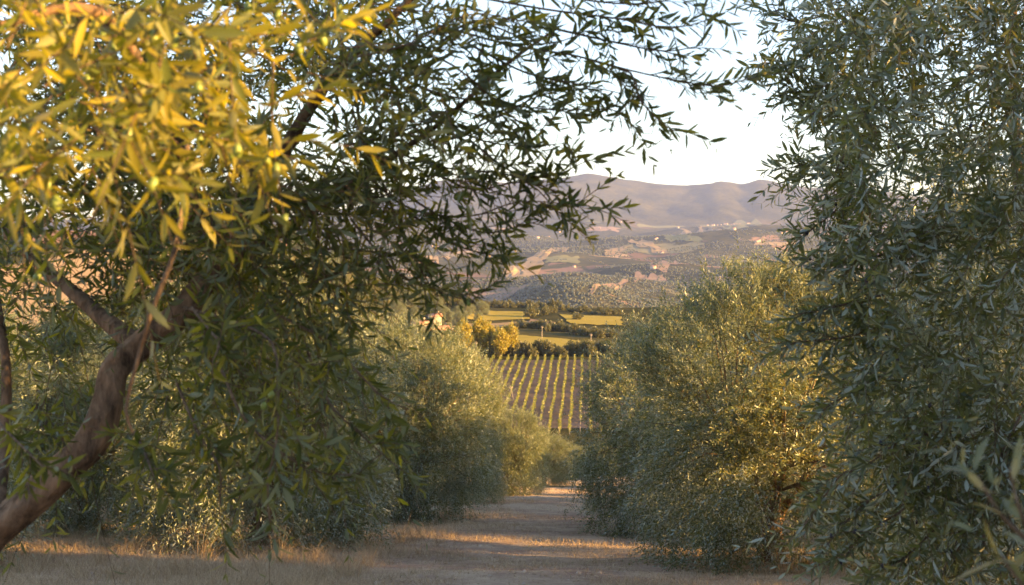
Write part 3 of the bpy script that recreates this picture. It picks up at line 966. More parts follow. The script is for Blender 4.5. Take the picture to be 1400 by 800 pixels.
def split_leaves(rng, root, store, stems, n_single, mat, matname, rmax=300, stemr=(.0016, .0007), wpos=None, hi_test=None):
    """the leaves that show largest become single parts, the rest one crown mesh"""
    lv = tuple(np.concatenate([s[i] for s in store]) for i in range(5))
    w = np.array(root.location)
    wp = lv[0] + w
    dist = np.linalg.norm(wp - np.array((0, 0, EYE)), axis=1)
    pxx = 700 + wp[:, 0] / np.maximum(wp[:, 1], .1) * FPX
    pyy = 400 - ((wp[:, 2] - EYE) * CP + wp[:, 1] * SP) / np.maximum(wp[:, 1], .1) * FPX
    vis = (pxx > 5) & (pxx < 1395) & (pyy > 5) & (pyy < 795) & (wp[:, 1] > .5)
    keep = dist > 0.95
    size = np.where(vis & keep, lv[3] / dist, 0)
    order = np.argsort(-size)
    single = order[:n_single]
    rest = np.ones(len(dist), bool); rest[single] = False; rest &= keep
    g = Geo()
    if hi_test is None:
        sunlit_tint = (wp[:, 1] < 2.25) & (wp[:, 2] > EYE - .06)      # near-lens leaves: sunlit yellow painted into the tint, not new growth
        put_leaves(g, rng, tuple(a[rest & sunlit_tint] for a in lv), True, .22)
        put_leaves(g, rng, tuple(a[rest & ~sunlit_tint] for a in lv), True, -.14)  # remaining leaves tinted darker to stand in for shade
    else:
        h = hi_test(wp, pxx, pyy)
        put_leaves(g, rng, tuple(a[rest & h] for a in lv), True)
        put_leaves(g, rng, tuple(a[rest & ~h] for a in lv), False)
    obj('crown', g.mesh('crown_leaves', [mat]), root, kind='stuff')
    sg = Geo()
    for s in stems:
        sw = s[:, 0] + w
        ok = (sw[:, 1] > .3) & (sw[:, 1] < 5.4) & (np.abs(sw[:, 0]) < sw[:, 1] * .5)
        if ok.any(): stems_geo(sg, s[ok], *stemr)
    obj('twigs', sg.mesh('twigs', [M['twig']]), root, kind='stuff')
    # eight leaf shapes shared by the single leaves (unit length, along +Y, upper face +Z)
    shapes = []
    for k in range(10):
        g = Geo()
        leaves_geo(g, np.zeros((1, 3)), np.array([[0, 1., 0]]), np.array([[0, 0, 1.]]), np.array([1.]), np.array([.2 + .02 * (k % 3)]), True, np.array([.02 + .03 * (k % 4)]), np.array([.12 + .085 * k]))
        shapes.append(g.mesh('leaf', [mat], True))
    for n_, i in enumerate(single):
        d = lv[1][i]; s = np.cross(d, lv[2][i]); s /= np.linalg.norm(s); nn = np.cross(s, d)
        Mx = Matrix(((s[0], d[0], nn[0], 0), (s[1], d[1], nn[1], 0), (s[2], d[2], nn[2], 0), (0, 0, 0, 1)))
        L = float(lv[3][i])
        o = obj('leaf', shapes[(n_ % 5 if wp[i, 1] > 2.25 or wp[i, 2] < EYE - .06 else 5 + n_ % 5)], root)  # upper half of the shapes holds the painted sunlit yellow, lower half the shaded tone
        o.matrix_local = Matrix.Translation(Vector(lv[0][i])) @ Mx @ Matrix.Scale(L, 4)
    return lv, size


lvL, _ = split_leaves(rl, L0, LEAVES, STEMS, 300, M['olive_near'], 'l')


def fruit_mesh(mat):
    g = Geo()
    th = np.linspace(0, 2 * math.pi, 8, endpoint=False); ph = np.linspace(0.12, math.pi - .12, 7)
    prof = np.sin(ph) * (1 + .08 * np.cos(ph))
    V = np.array([(prof[i] * math.cos(t) * .5, prof[i] * math.sin(t) * .5, -math.cos(ph[i]) * .72) for i in range(7) for t in th])
    q = [(i * 8 + j, i * 8 + (j + 1) % 8, (i + 1) * 8 + (j + 1) % 8, (i + 1) * 8 + j) for i in range(6) for j in range(8)]
    V = np.vstack([V, [(0, 0, -.74), (0, 0, .74)]])
    t = [(56, (j + 1) % 8, j) for j in range(8)] + [(57, 48 + j, 48 + (j + 1) % 8) for j in range(8)]
    g.add(V, t=t, q=q)
    return g.mesh('olive_fruit', [mat], True)


fm = fruit_mesh(M['fruit']); fmd = fruit_mesh(M['fruit_dark'])
# fruit on the sunlit twigs close by as well
cand = lvL[0][rl.integers(0, len(lvL[0]), 900)]
wc = cand + off
near = cand[(wc[:, 1] < 2.4) & (np.linalg.norm(wc - (0, 0, EYE), axis=1) > 1.2)][:80]
for q in list(near) + FRUIT:
    s = rl.uniform(.0115, .0145)
    obj('olive_fruit', fm, L0, loc=tuple(q), rot=(rl.uniform(-.4, .4), rl.uniform(-.4, .4), 0), scale=(s, s, s * 1.05))

# ------------------------------------------------------------------ near tree, right
rr_ = np.random.default_rng(909)
R0 = obj('olive_tree', None, label='nearest olive tree on the right, dense grey-green crown filling the right edge of the view', cat='tree', group='olive trees framing the view')
R0.location = (4.0, 6.1, float(H(4.0, 6.1)))
offR = np.array(R0.location)


def PR(*a): return P(*a) - offR


g = Geo()
tube(g, [(0, 0, -.25), (.05, 0, .3), (-.05, -.05, .9), (0, 0, 1.3)], [.25, .19, .17, .12], .06, 16, .4, 5)
obj('trunk', g.mesh('trunk', [M['bark']], True), R0)
limbR = []
for pts in ([(0, 0, 1.1), (-.45, -.5, 1.8), (-.8, -.7, 2.3), (-.9, -.8, 2.9), (-1.2, -.6, 3.3)],
            [(0, 0, 1.1), (.5, -.5, 1.8), (1.1, -.9, 2.5), (1.5, -1.1, 3.1)],
            [(0, 0, 1.1), (-.6, .4, 1.9), (-1.0, .6, 3.0), (-1.1, .6, 4.3)],
            [(0, 0, 1.1), (.5, .5, 2.0), (.9, .9, 3.2), (1.0, 1.0, 4.2)],
            [(0, 0, 1.2), (-.1, -.7, 1.9), (-.2, -1.2, 2.4), (-.5, -1.7, 2.9), (-.7, -1.8, 3.4)],
            [(-.45, -.5, 1.8), (-.9, -.9, 2.0), (-1.3, -1.3, 1.9), (-1.6, -1.5, 1.7)]):
    branch('limb', R0, [np.array(p) for p in pts], np.linspace(.085, .018, len(pts)), 'bark', .1, 8, .25)
    limbR.append(np.array(pts))
RL = []; RS = []
# uneven body, crown about 4.4 m across
cR = np.array((0.1, -0.1, 2.95)); rad3 = np.array((2.1, 2.15, 2.45))
nc = 260
for k in range(nc):
    v = norm(rr_.normal(size=(1, 3)))[0]
    if v[2] < -.93: continue
    lump = 1 + .34 * float(vnoise(v[0] * 2.1 + v[1] * 1.3 + 3, v[2] * 2.4 + v[1] + 5, 12))
    f = rr_.uniform(.62, 1.0) * lump
    c = cR + v * rad3 * f
    wx, wy, wz = c + offR
    view = abs(wx / max(wy, .1)) < .5 and wy < 7.0
    m = int(26 * rr_.uniform(.7, 1.3))
    b = c + rr_.normal(0, .19, (m, 3))
    d = norm(v * .7 + rr_.normal(0, .5, (m, 3)) + np.array((0, 0, .25 if v[2] > .3 else -.45)))
    lv, st = shoots(rr_, b, d, rr_.uniform(.2, .42, m), 9, .067, .0145, rr_.uniform(.05, .4, m))
    RL.append(lv); RS.append(st)
m = 1300
q = norm(rr_.normal(size=(m, 3))) * (rr_.random((m, 1)) ** .45) * rad3 * .75 + cR
lv, st = shoots(rr_, q, norm(rr_.normal(size=(m, 3)) + (0, 0, -.2)), rr_.uniform(.2, .4, m), 8, .067, .0145, rr_.uniform(0, .4, m))
RL.append(lv); RS.append(st)
# traced edge sprays reaching over the path
for k, (sp) in enumerate([
        [(1130, 20, 5.0), (1090, 30, 4.8), (1065, 20, 4.7), (1055, 2, 4.7)],
        [(1140, 60, 5.0), (1100, 80, 4.8), (1070, 88, 4.7), (1048, 86, 4.6)],
        [(1150, 110, 5.0), (1120, 120, 4.8), (1090, 125, 4.7), (1072, 100, 4.6)],
        [(1170, 215, 5.0), (1130, 222, 4.8), (1100, 226, 4.7), (1070, 232, 4.6)],
        [(1160, 150, 5.0), (1125, 150, 4.8), (1100, 140, 4.8)],
        [(1180, 250, 4.8), (1140, 290, 4.6), (1115, 310, 4.5), (1100, 322, 4.5)],
        [(1220, 400, 4.5), (1160, 415, 4.3), (1120, 425, 4.2), (1085, 430, 4.2)],
        [(1220, 440, 4.4), (1160, 460, 4.2), (1110, 466, 4.1), (1070, 470, 4.1)],
        [(1240, 500, 4.4), (1190, 520, 4.2), (1150, 545, 4.1), (1120, 560, 4.1)],
        [(1290, 595, 4.2), (1240, 598, 4.0), (1180, 640, 3.9), (1150, 650, 3.9), (1100, 718, 3.8)],
        [(1290, 600, 4.2), (1230, 660, 4.0), (1180, 690, 3.9), (1130, 745, 3.8)],
        [(1300, 640, 4.2), (1230, 700, 4.0), (1180, 730, 3.9), (1150, 770, 3.8)],
        [(1300, 700, 4.2), (1240, 760, 4.0), (1190, 790, 3.9)],
        [(1380, 640, 4.2), (1330, 700, 4.0), (1290, 780, 3.9)],
        [(1400, 560, 4.2), (1370, 620, 4.0), (1350, 700, 3.9), (1340, 780, 3.9)],
        [(1260, 340, 4.6), (1200, 350, 4.4), (1150, 360, 4.3), (1110, 366, 4.3)],
        [(1200, 180, 4.8), (1170, 190, 4.6), (1150, 220, 4.5), (1130, 262, 4.5)]]):
    spray([PR(*p) for p in sp], .005, .0015, .022, (.1, .24), .066, 1.0, 'twig', .1, R0, RL, RS, rr=rr_)
# the body of leaves facing the viewpoint
def fillR(px, py, yy, m, dirb=(-.4, -.3, -.3)):
    a = rr_.uniform(*px, m); b = rr_.uniform(*py, m); c = rr_.uniform(*yy, m)
    B = np.array([P(*t) for t in zip(a, b, c)]) - offR
    lump = vnoise(B[:, 0] * 4, B[:, 2] * 4 + B[:, 1] * 3, 19) > -0.15
    B = B[lump]; m = len(B)
    D = norm(rr_.normal(0, .65, (m, 3)) + np.array(dirb))
    lv, st = shoots(rr_, B, D, rr_.uniform(.16, .34, m), 8, .067, .0145, rr_.uniform(0, .4, m))
    RL.append(lv); RS.append(st)


fillR((1145, 1440), (-50, 330), (4.0, 5.6), 1250)
fillR((1172, 1420), (280, 620), (3.9, 5.2), 620, (-.5, -.3, -.5))
fillR((1230, 1420), (560, 830), (3.8, 5.0), 330, (-.4, -.3, -.9))


def hi_test(wp, pxx, pyy):
    return (wp[:, 1] > 0) & (pxx > 1000) & (pxx < 1450) & (pyy > -60) & (pyy < 860) & (wp[:, 1] < 5.6)


lvR, szR = split_leaves(rr_, R0, RL, RS, 300, M['olive'], 'r', hi_test=hi_test)
cand = lvR[0][np.argsort(-szR)[:6000]][rr_.integers(0, 6000, 46)]
for q in cand:
    s = rr_.uniform(.011, .014)
    obj('olive_fruit', fmd, R0, loc=tuple(q), rot=(rr_.uniform(-.4, .4), rr_.uniform(-.4, .4), 0), scale=(s, s, s * 1.1))

# ------------------------------------------------------------------ young olive close by at the lower right corner
Y0 = obj('young_olive_tree', None, label='pale sprig of a young olive tree in the bottom right corner, close to the viewer', cat='young tree')
Y0.location = (0.86, 1.25, float(H(0.86, 1.25)))
offY = np.array(Y0.location)
c = branch('stem', Y0, [np.array((.1, .05, -.1)), np.array((.08, 0, .4)), P(1500, 880, 1.3) - offY, P(1440, 770, 1.28) - offY, P(1400, 735, 1.25) - offY], [.012, .010, .007, .004, .003], 'twig', .04, 7, .2)
YL = []; YS = []
for sp in ([(1440, 770, 1.28), (1400, 735, 1.25), (1365, 700, 1.25), (1345, 665, 1.25), (1335, 650, 1.25)], [(1470, 830, 1.28), (1430, 770, 1.22), (1395, 700, 1.22), (1380, 640, 1.22)], [(1480, 850, 1.28), (1430, 830, 1.2), (1390, 790, 1.2), (1370, 760, 1.2)]):
    cc = branch('twig', Y0, [P(*p) - offY for p in sp], np.linspace(.003, .0015, len(sp)), 'twig', .03, 6, 0)
    k = cc[::2]
    T = norm(np.gradient(k, axis=0))
    B_ = k; d_ = norm(T + rl.normal(0, .25, k.shape))
    lv, st = shoots(rl, B_, d_, np.full(len(k), .05), 2, .056, .0125, np.full(len(k), .05), .2)
    YL.append(lv); YS.append(st)
Y0lv = tuple(np.concatenate([s[i] for s in YL]) for i in range(5))
for n_ in range(len(Y0lv[0])):
    g = Geo()
    put_leaves(g, rl, tuple(a[n_:n_ + 1] for a in Y0lv), True, .3)
    obj('leaf', g.mesh('leaf', [M['olive']]), Y0)

# ------------------------------------------------------------------ dry grass
rgs = np.random.default_rng(31)


def blades(g, x, y, h, w, lean=.5, z0=None):
    n = len(x)
    z = H(x, y) - .01 if z0 is None else z0
    az = rgs.uniform(0, 6.28, n)
    s = np.stack([np.cos(az), np.sin(az), 0 * az], 1) * (w / 2)[:, None]
    ld = rgs.uniform(0, 6.28, n); la = rgs.uniform(0, lean, n) * h
    base = np.stack([x, y, z], 1)
    mid = base + np.stack([np.cos(ld) * la * .3, np.sin(ld) * la * .3, h * .6], 1)
    tip = base + np.stack([np.cos(ld) * la, np.sin(ld) * la, h], 1)
    V = np.stack([base - s, base + s, mid + s * .7, mid - s * .7, tip], 1)
    i = (np.arange(n) * 5)[:, None]
    T = np.stack([i + np.array([[0, 1, 2]]), i + np.array([[0, 2, 3]]), i + np.array([[3, 2, 4]])], 1).reshape(-1, 3)
    r = np.repeat(np.clip(rgs.beta(2, 2, n), 0, 1), 5)
    g.add(V.reshape(-1, 3), t=T, r=r)


g = Geo()
n = 200000
y = 11.5 + (rgs.random(n) ** 2.3) * 55
x = rgs.uniform(-.46, .33, n) * y
dn = fbm(x * .7, y * .7, 41, 3) + .3 * vnoise(x * 3, y * 3, 44)
side = np.abs(x - (0.3 + .075 * y)) / 2.2          # bare in the middle of the lane
keep = rgs.random(n) < np.clip(.50 + dn * 1.5 + .22 * side, .14, 1)
x = x[keep]; y = y[keep]; dn = dn[keep]
h = rgs.uniform(.015, .06, len(x)) * (1 + np.clip(dn, 0, 1) * 2.0) * (1 + 1.6 * sstep(-.5, -3.0, x - (.075 * y - 1.0)))
blades(g, x, y, h, .003 + .00022 * y, 2.6)
obj('dry_grass', g.mesh('dry_grass', [M['straw']]), kind='stuff', label='short dry straw-coloured grass over the orchard ground', cat='grass')

# fallen leaves and small stones on the track
n = 11000
y = 11 + (rgs.random(n) ** 1.5) * 26; x = rgs.uniform(-.46, .33, n) * y
g = Geo()
d = rgs.normal(size=(n, 3)); d[:, 2] *= .15; d = norm(d)
nr = norm(rgs.normal(0, .35, (n, 3)) + (0, 0, 1))
leaves_geo(g, np.stack([x, y, H(x, y) + .012], 1), d, nr, rgs.uniform(.04, .07, n), rgs.uniform(.012, .02, n), False, rgs.normal(.1, .15, n), rgs.random(n))
obj('leaf_litter', g.mesh('leaf_litter', [M['straw']]), kind='stuff', label='fallen dry olive leaves strewn over the track', cat='leaf litter')
n = 700
y = 11 + (rgs.random(n) ** 1.5) * 26; x = rgs.uniform(-.46, .33, n) * y
z = H(x, y); s_ = rgs.uniform(.012, .04, n)
F = np.array([(j, (j + 1) % 5, 5) for j in range(5)])
th = np.linspace(0, 2 * math.pi, 5, endpoint=False)
ring = np.stack([x[:, None] + np.cos(th) * s_[:, None] * rgs.uniform(.7, 1.2, (n, 5)), y[:, None] + np.sin(th) * s_[:, None] * rgs.uniform(.7, 1.2, (n, 5)), np.repeat((z - .006)[:, None], 5, 1)], -1)
top = np.stack([x, y, z + s_ * .6], -1)[:, None]
me = mesh_np('stones', np.concatenate([ring, top], 1).reshape(-1, 3), tris=(F[None] + (np.arange(n) * 6)[:, None, None]).reshape(-1, 3), mats=[M['stone']])
obj('stones', me, kind='stuff', label='small stones and clods on the track', cat='stones')

# tall straw tufts
tuft_meshes = []
for k in range(4):
    g = Geo()
    n = 42
    a = rgs.uniform(0, 6.28, n); q = rgs.random(n) ** .6 * .14
    blades(g, np.cos(a) * q, np.sin(a) * q, rgs.uniform(.08, .40, n), np.full(n, .0045), 1.8, z0=np.full(n, -.01))
    tuft_meshes.append(g.mesh('grass_tuft', [M['straw']]))
tp = [(60, 778), (95, 790), (135, 770), (165, 788), (205, 775), (240, 790), (270, 770), (300, 785), (330, 765), (352, 782), (385, 770), (420, 775), (455, 762), (480, 785), (110, 728), (88, 726), (102, 722), (124, 730), (150, 740), (505, 775), (540, 742), (565, 738), (590, 745), (600, 712), (625, 706), (575, 712), (1020, 775), (1060, 770), (1090, 782), (985, 770), (1150, 785), (1185, 778), (940, 740), (975, 738), (900, 728), (1000, 752), (690, 690), (710, 686), (20, 785), (45, 760), (225, 757), (400, 752), (440, 748), (290, 750), (520, 760), (180, 760)]
for k, (a, b) in enumerate(tp):
    for j in range((3 if a < 560 else 2) if b > 730 else 1):
        x, y = ground_hit(a + rgs.uniform(-16, 16), b + rgs.uniform(-6, 6), 5, 200)
        s = rgs.uniform(.7, 1.35)
        obj('grass_tuft', tuft_meshes[(k + j) % 4], label='tuft of tall straw-coloured dry grass standing beside the path', cat='grass tuft', group='tall dry grass tufts',
            loc=(x, y, float(H(x, y))), rot=(0, 0, rgs.uniform(0, 6.28)), scale=(s, s, s * rgs.uniform(.7, 1.2)))

# ------------------------------------------------------------------ vineyard
rv = np.random.default_rng(61)
AZ = math.atan((803 - 700) / FPX)
row_meshes = []
for k in range(4):
    g = Geo()
    n = 2600
    t = rv.uniform(0, 118, n)
    gap = vnoise(t / 5.0, np.full(n, k * 3.7), 3 + k) > -.34
    t = t[gap]; n = len(t)
    c = np.stack([rv.normal(0, .17, n) + .12 * np.sin(t / 6 + k), t, rv.uniform(.45, 1.9, n) + .25 * vnoise(t / 2, t * 0, k)], 1)
    d = norm(rv.normal(size=(n, 3))); nr = norm(rv.normal(size=(n, 3)) + (.3, -.3, .5))
    leaves_geo(g, c - d * .16, d, nr, rv.uniform(.26, .42, n), rv.uniform(.24, .36, n), False, np.zeros(n), rv.random(n))
    gp = Geo()
    for q in np.arange(0, 118, 5.5):
        box(gp, -.05, .05, q - .05, q + .05, -.3, 1.75)
    row_meshes.append((g.mesh('vines', [M['vine']]), gp.mesh('trellis_posts', [M['wood']])))
ordr = ['first', 'second', 'third', 'fourth', 'fifth', 'sixth', 'seventh', 'eighth', 'ninth', 'tenth', 'eleventh', 'twelfth', 'thirteenth', 'fourteenth', 'fifteenth', 'sixteenth', 'seventeenth', 'eighteenth', 'nineteenth', 'twentieth', 'twenty-first', 'twenty-second', 'twenty-third', 'twenty-fourth', 'twenty-fifth', 'twenty-sixth', 'twenty-seventh', 'twenty-eighth']
NR = 26
xt = np.array([(635 + i * 10.1 - 700) / FPX * 393 for i in range(NR)])
for i in range(NR):
    x0, y0 = xt[i] - math.sin(AZ) * 118, 393 - math.cos(AZ) * 118
    x1, y1 = xt[i], 393
    za, zb = float(H(x0 + (x1 - x0) * .1, y0 + (y1 - y0) * .1)), float(H(x1, y1))
    slope = math.atan2((zb - za) / .9, 118)
    root = obj('vine_row', None, label='yellow-green row of vines in the vineyard below, %s row from the left' % ordr[i], cat='vine row', group='rows of the vineyard')
    root.location = (x1 - math.sin(AZ) * 118, y1 - math.cos(AZ) * 118, zb - math.tan(slope) * 118)
    root.rotation_euler = (slope, 0, -AZ)
    a, b = row_meshes[i % 4]
    obj('vines', a, root); obj('trellis_posts', b, root)


# ------------------------------------------------------------------ broadleaf trees and shrubs beyond the vineyard
def make_bush(seed, mat, h, r, ncl, tree=True, leaf=.3, name='tree'):
    rng = np.random.default_rng(seed)
    root = obj(name, None)
    if tree:
        g = Geo()
        tube(g, [(0, 0, -.3), (.1, 0, h * .25), (0, .1, h * .6)], [h * .035, h * .025, h * .01], h * .08, 7, .2, seed)
        for k in range(4):
            a = k * 1.6
            tube(g, [(.1, 0, h * .25), (math.cos(a) * r * .4, math.sin(a) * r * .4, h * .5), (math.cos(a) * r * .6, math.sin(a) * r * .6, h * .75)], [h * .018, h * .01, h * .004], h * .1, 5, 0, 0)
        obj('trunk', g.mesh('trunk', [M['bark']], True), root)
    g = Geo()
    cz = h * (.58 if tree else .5); rz = h * (.45 if tree else .52)
    for k in range(ncl):
        v = norm(rng.normal(size=(1, 3)))[0]
        f = rng.uniform(.45, 1) * (1 + .4 * float(vnoise(v[0] * 2 + 3, v[2] * 2 + v[1], seed)))
        c = np.array((0, 0, cz)) + v * np.array((r, r, rz)) * f
        c[2] = max(c[2], .2)
        m = 42
        b = c + rng.normal(0, r * .13, (m, 3))
        d = norm(rng.normal(size=(m, 3)) + v * .5); nr = norm(rng.normal(size=(m, 3)) + v * .8 + (0, 0, .4))
        leaves_geo(g, b, d, nr, rng.uniform(.7, 1.2, m) * leaf, rng.uniform(.5, .9, m) * leaf, False, np.zeros(m), np.clip(rng.normal(.5, .22, m), 0, 1))
    obj('crown' if tree else 'foliage', g.mesh(name + '_foliage', [mat]), root)
    return root


def stand(o, px, pyb, w, h, label, cat, group=None, w0=1.0, h0=1.0, dist=None):
    """put a tree with its foot at the ground under (px, pyb), w x h metres"""
    if dist is None:
        x, y = ground_hit(px, pyb, 230, 3000)
    else:
        y = dist; x = (px - 700) / FPX * y
    o.location = (x, y, float(H(x, y)) - .1)
    o.rotation_euler = (0, 0, rv.uniform(0, 6.28))
    o.scale = (w / w0, w / w0, h / h0)
    o['label'] = label; o['category'] = cat
    if group: o['group'] = group
    return o


ylw = make_bush(7, M['yellowleaf'], 10.0, 3.0, 130, True, .5, 'poplar_tree')
ylist = [(634, 498, 5.5, 12.5, 'bright yellow poplar beside the farmhouse, leftmost of the yellow trees'),
         (655, 503, 6.0, 13.0, 'tall bright yellow poplar standing at the left corner of the vineyard'),
         (668, 501, 5.2, 11.0, 'slim yellow-orange poplar beside the tall yellow one'),
         (684, 498, 6.0, 10.0, 'dull gold round-topped tree behind the top of the vineyard'),
         (697, 497, 5.5, 11.0, 'dull gold tree, rightmost of the group above the vineyard'),
         (615, 500, 5.5, 9.0, 'low yellow tree partly hidden by silvery olive, below the farmhouse')]
for k, (px, pb, w, h, lab) in enumerate(ylist):
    o = ylw if k == 0 else copy_tree(ylw)
    stand(o, px, pb, w, h, lab, 'tree', 'yellow trees above the vineyard', 6.0, 10.0, 397 + (k % 3) * 5)
shr = make_bush(9, M['broadleaf'], 3.0, 1.8, 34, False, .38, 'shrub')
first = True
def shrub(px, pb, w, h, lab, grp, dist=None):
    global first
    o = shr if first else copy_tree(shr)
    first = False
    stand(o, px, pb, w, h, lab, 'shrub', grp, 3.6, 3.0, dist)


for px in np.arange(676, 838, 5.2):
    shrub(px + rv.uniform(-2, 2), 0, rv.uniform(3.2, 5.5), rv.uniform(3.0, 5.6), 'dark green shrub in the hedge along the top of the vineyard', 'hedge shrubs above the vineyard', 399 + rv.uniform(-1.5, 7))
for t in np.linspace(0, 1, 26):
    shrub(705 + 135 * t + rv.uniform(-3, 3), 0, rv.uniform(4, 7), rv.uniform(2.5, 4.5), 'brown-green shrub in the band between the two meadows', 'shrubs between the meadows', 520 - 50 * t + rv.uniform(-10, 10))
for px in list(np.arange(652, 770, 4.6)):
    shrub(px + rv.uniform(-1.5, 1.5), 0, rv.uniform(3.5, 6.5), rv.uniform(2.5, 5.5), 'small dark tree on the skyline of the near terrace', 'dark trees along the terrace edge', 655 + rv.uniform(-8, 8))
for px in list(np.arange(735, 850, 6.5)):
    shrub(px + rv.uniform(-3, 3), 0, rv.uniform(3, 6), rv.uniform(1.8, 4), 'low rusty shrub on the rough bank behind the upper meadow', 'shrubs on the rough bank', 610 + rv.uniform(-30, 25))
for k, (px, d, w, h) in enumerate([(726, 575, 8, 6), (744, 590, 6, 4), (620, 470, 6, 4), (612, 480, 5, 4), (790, 560, 6, 3.5), (640, 600, 6, 6), (628, 605, 6, 7), (616, 600, 6, 7), (604, 600, 7, 7), (592, 600, 6, 6)]):
    shrub(px, 0, w, h, 'round dark bush, %s of the lone bushes on the terrace' % ordr[k], 'lone bushes', d)

# ------------------------------------------------------------------ far woods: clumps of crowns that show as speckle
def wood_mass(name, n, y0, y1, size, seed, thr, hpx=(-.5, .5)):
    rng = np.random.default_rng(seed)
    y = np.exp(rng.uniform(math.log(y0), math.log(y1), n * 3)); x = rng.uniform(*hpx, n * 3) * y
    k = fbm(x / 420, y / 420, 91, 5)
    line = np.abs(fbm(x / 300, y / 300, 95, 3)) < .018
    k = k + .9 * np.exp(-((y - 2500) / 500.0) ** 2 - ((x / y - 0.05) / 0.06) ** 2)
    keep = (k > thr) | line
    x = x[keep][:n]; y = y[keep][:n]; n = len(x)
    z = H(x, y)
    th = np.linspace(0, 2 * math.pi, 5, endpoint=False)
    s = rng.uniform(.7, 1.4, n) * size * (0.7 + y / 7000)
    hh = s * rng.uniform(.55, .9, n)
    ring = np.stack([x[:, None] + np.cos(th) * s[:, None] * rng.uniform(.4, .6, (n, 5)), y[:, None] + np.sin(th) * s[:, None] * rng.uniform(.4, .6, (n, 5)), np.repeat((z + hh * .45)[:, None], 5, 1)], -1)
    top = np.stack([x + rng.normal(0, .1, n) * s, y, z + hh], -1)[:, None]
    bot = np.stack([x, y, z - 1], -1)[:, None]
    V = np.concatenate([ring, top, bot], 1).reshape(-1, 3)
    F = np.array([(j, (j + 1) % 5, 5) for j in range(5)] + [((j + 1) % 5, j, 6) for j in range(5)])
    T = (F[None] + (np.arange(n) * 7)[:, None, None]).reshape(-1, 3)
    me = mesh_np(name, V, tris=T, mats=[M['broadleaf']], rnd=np.repeat(np.clip(rng.normal(.25, .2, n), 0, 1), 7), smooth=True)
    obj(name, me, kind='stuff', label='far woods and hedgerows scattered over the valley farmland', cat='woods')


wood_mass('woodland', 40000, 1300, 6800, 5.2, 5, .02)

# ------------------------------------------------------------------ farm buildings
def wall_block(g, x0, x1, y0, y1, z0, z1):
    box(g, x0, x1, y0, y1, z0, z1)


def house(px, dist, w, d, h, rot, label, roofh=1.3, wins=3, mat='plaster', chimney=True, zoff=0.0, far=False, group=None, name='farmhouse'):
    x = (px - 700) / FPX * dist
    z = float(H(x, dist))
    root = obj(name, None, label=label, cat='house', group=group)
    root.location = (x, dist, z + zoff); root.rotation_euler = (0, 0, rot)
    g = Geo(); box(g, -w / 2, w / 2, -d / 2, d / 2, -1.5, h)
    # gable ends
    g.add([(-w / 2, -d / 2, h), (-w / 2, d / 2, h), (-w / 2, 0, h + roofh)], t=[(0, 2, 1)])
    g.add([(w / 2, -d / 2, h), (w / 2, d / 2, h), (w / 2, 0, h + roofh)], t=[(0, 1, 2)])
    obj('wall', g.mesh('wall', [M[mat]]), root)
    g = Geo(); e = .35; t = .16
    for s in (-1, 1):
        v = [(-w / 2 - e, 0, h + roofh), (w / 2 + e, 0, h + roofh), (w / 2 + e, s * (d / 2 + e), h - e * roofh / (d / 2)), (-w / 2 - e, s * (d / 2 + e), h - e * roofh / (d / 2))]
        v2 = [(a, b, c + t) for a, b, c in v]
        g.add(v + v2, q=[(4, 5, 6, 7) if s < 0 else (7, 6, 5, 4), (0, 3, 2, 1), (0, 1, 5, 4), (1, 2, 6, 5), (2, 3, 7, 6), (3, 0, 4, 7)])
    rf = obj('roof', g.mesh('roof', [M['tile']]), root)
    if far: return root
    if chimney:
        g = Geo(); box(g, w * .2, w * .2 + .7, -.35, .35, h + roofh * .4, h + roofh + 1.0)
        obj('chimney', g.mesh('chimney', [M['stone']]), rf)
    for k in range(wins):
        xx = -w / 2 + w * (k + .5) / wins
        g = Geo(); box(g, xx - .55, xx + .55, -d / 2 - .06, -d / 2 + .1, h * .45, h * .45 + 1.3)
        f = obj('window', g.mesh('window', [M['stone']]), root)
        g = Geo(); box(g, xx - .42, xx + .42, -d / 2 - .075, -d / 2 + .05, h * .45 + .12, h * .45 + 1.18)
        obj('pane', g.mesh('pane', [M['dark']]), f)
    g = Geo(); box(g, w * .28, w * .28 + 1.1, -d / 2 - .05, -d / 2 + .1, -.2, 2.1)
    obj('door', g.mesh('door', [M['wood']]), root)
    return root


house(590, 440, 13, 7, 3.2, .35, 'low cream farmhouse with a terracotta roof, longest building left of the yellow trees', 1.3, 4, zoff=2.2)
house(611, 436, 8.5, 6, 2.8, -.1, 'small cream outbuilding with a terracotta roof, right of the long farmhouse', 1.1, 2, zoff=1.6)
house(594, 462, 5, 5, 6.5, .2, 'square stone tower house rising behind the long farmhouse', 1.0, 2, 'stone', zoff=2.0)
house(574, 452, 6, 6, 4.4, .3, 'stone barn with terracotta roof at the left end of the farm', 1.2, 2, 'stone', zoff=2.0)

cyp = make_bush(15, M['broadleaf'], 8.0, .8, 40, True, .35, 'cypress_tree')
for k, (px, d, h) in enumerate([(580, 456, 7.5), (585, 457, 7), (606, 470, 6)]):
    o = cyp if k == 0 else copy_tree(cyp)
    stand(o, px, 0, 1.8, h, 'slim dark cypress beside the farm buildings, %s from the left' % ordr[k], 'tree', 'cypresses by the farm', 1.6, 8.0, d)

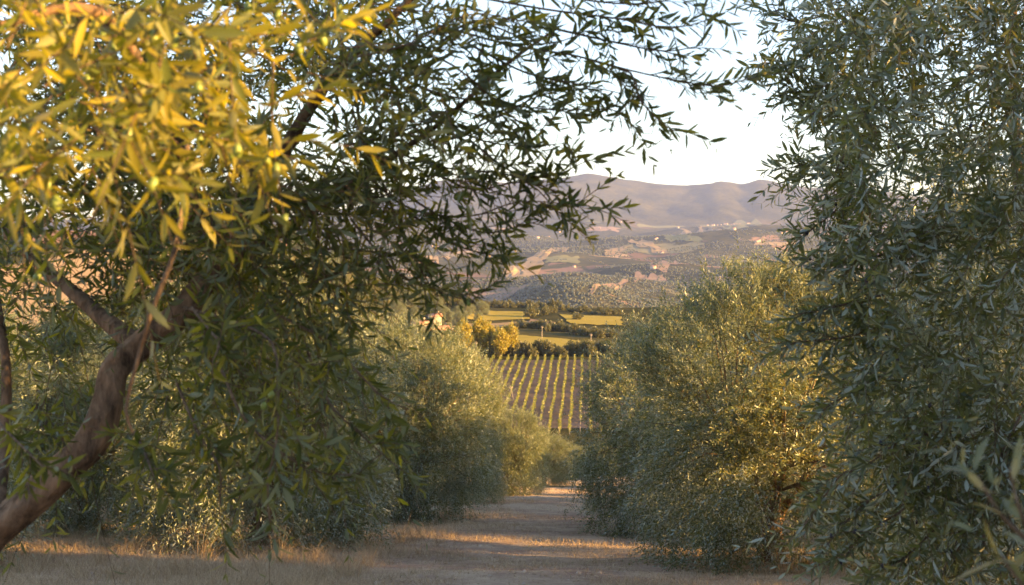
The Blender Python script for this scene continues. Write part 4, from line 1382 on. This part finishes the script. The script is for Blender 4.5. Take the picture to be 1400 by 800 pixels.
# far farmsteads and the hill village, tiny and pale
fh = None
rh = np.random.default_rng(71)
vil = [(968 + i * 4.4 + rh.uniform(-1.5, 1.5), 286 - i * .55 + rh.uniform(-1.2, 1.2)) for i in range(16)]
lone = [(820, 313), (852, 303), (849, 304), (898, 327), (896, 328), (955, 317), (958, 316), (927, 312), (1068, 320), (1075, 319), (1034, 332), (1037, 331), (785, 366), (750, 325), (735, 326), (893, 368), (590, 338), (598, 339), (640, 332), (810, 306), (905, 347), (1003, 315), (703, 345), (668, 352), (765, 318)]
for k, (px, py) in enumerate(vil + lone):
    x, y = ground_hit(px, py, 1200, 9000)
    if fh is None:
        fh = house(px, y, 16, 10, 6.5, 0, '', 2.6, far=True, name='distant_house'); o = fh
    else:
        o = copy_tree(fh)
    o.location = (x, y, float(H(x, y)) + 1); o.rotation_euler = (0, 0, rh.uniform(-.6, .9)); s = rh.uniform(.7, 1.2) * min(1, .35 + y / 6000); o.scale = (s, s, s)
    o['category'] = 'house'
    if k < len(vil):
        o['label'] = 'tiny pale house of the village on the far hilltop'; o['group'] = 'houses of the far hilltop village'
    else:
        o['label'] = 'tiny pale farmstead scattered among the valley fields'; o['group'] = 'scattered farmsteads in the valley'

# ------------------------------------------------------------------ utility poles
def pole(px, pyb, h, label, lean=0.0, wd=.13):
    x, y = ground_hit(px, pyb, 230, 2000)
    root = obj('utility_pole', None, label=label, cat='pole', group='poles around the vineyard')
    root.location = (x, y, float(H(x, y))); root.rotation_euler = (0, lean, 0)
    g = Geo(); tube(g, [(0, 0, -.4), (0, 0, h * .5), (0, 0, h)], [wd, wd * .9, wd * .75], 2, 8)
    obj('pole', g.mesh('pole', [M['wood']], True), root)
    g = Geo(); box(g, -.5, .5, -.06, .06, h - .7, h - .58)
    c = obj('crossarm', g.mesh('crossarm', [M['wood']]), root)
    for s in (-.42, .42):
        g = Geo(); tube(g, [(s, 0, h - .58), (s, 0, h - .45), (s, 0, h - .36)], [.05, .06, .03], .1, 6)
        obj('insulator', g.mesh('insulator', [M['plaster']], True), c)
    return root


pole(741, 463, 5.2, 'wooden pole standing on the slope above the middle meadow')
pole(808, 474, 5.0, 'wooden pole at the right end of the middle meadow')
pole(711, 480, 4.0, 'short wooden pole at the left edge of the middle meadow')
pole(651, 504, 9.0, 'tall wooden pole in front of the bright yellow poplar')
pole(702, 547, 4.2, 'leaning wooden stake among the vine rows', -.2, .09)

# ------------------------------------------------------------------ haze
m, nt, out = new_mat('haze')
pv = N(nt, 'ShaderNodeVolumePrincipled')
pv.inputs['Color'].default_value = (0.47, 0.58, 1.0, 1)
pv.inputs['Density'].default_value = 0.000041
pv.inputs['Anisotropy'].default_value = 0.1
nt.links.new(pv.outputs[0], out.inputs['Volume'])
g = Geo(); box(g, -17500, 17500, -60, 13200, ZMIN - 1, ZMAX + 10)
hz = obj('haze', g.mesh('haze', [m]), kind='stuff', label='thin blue air haze filling the valley', cat='haze')
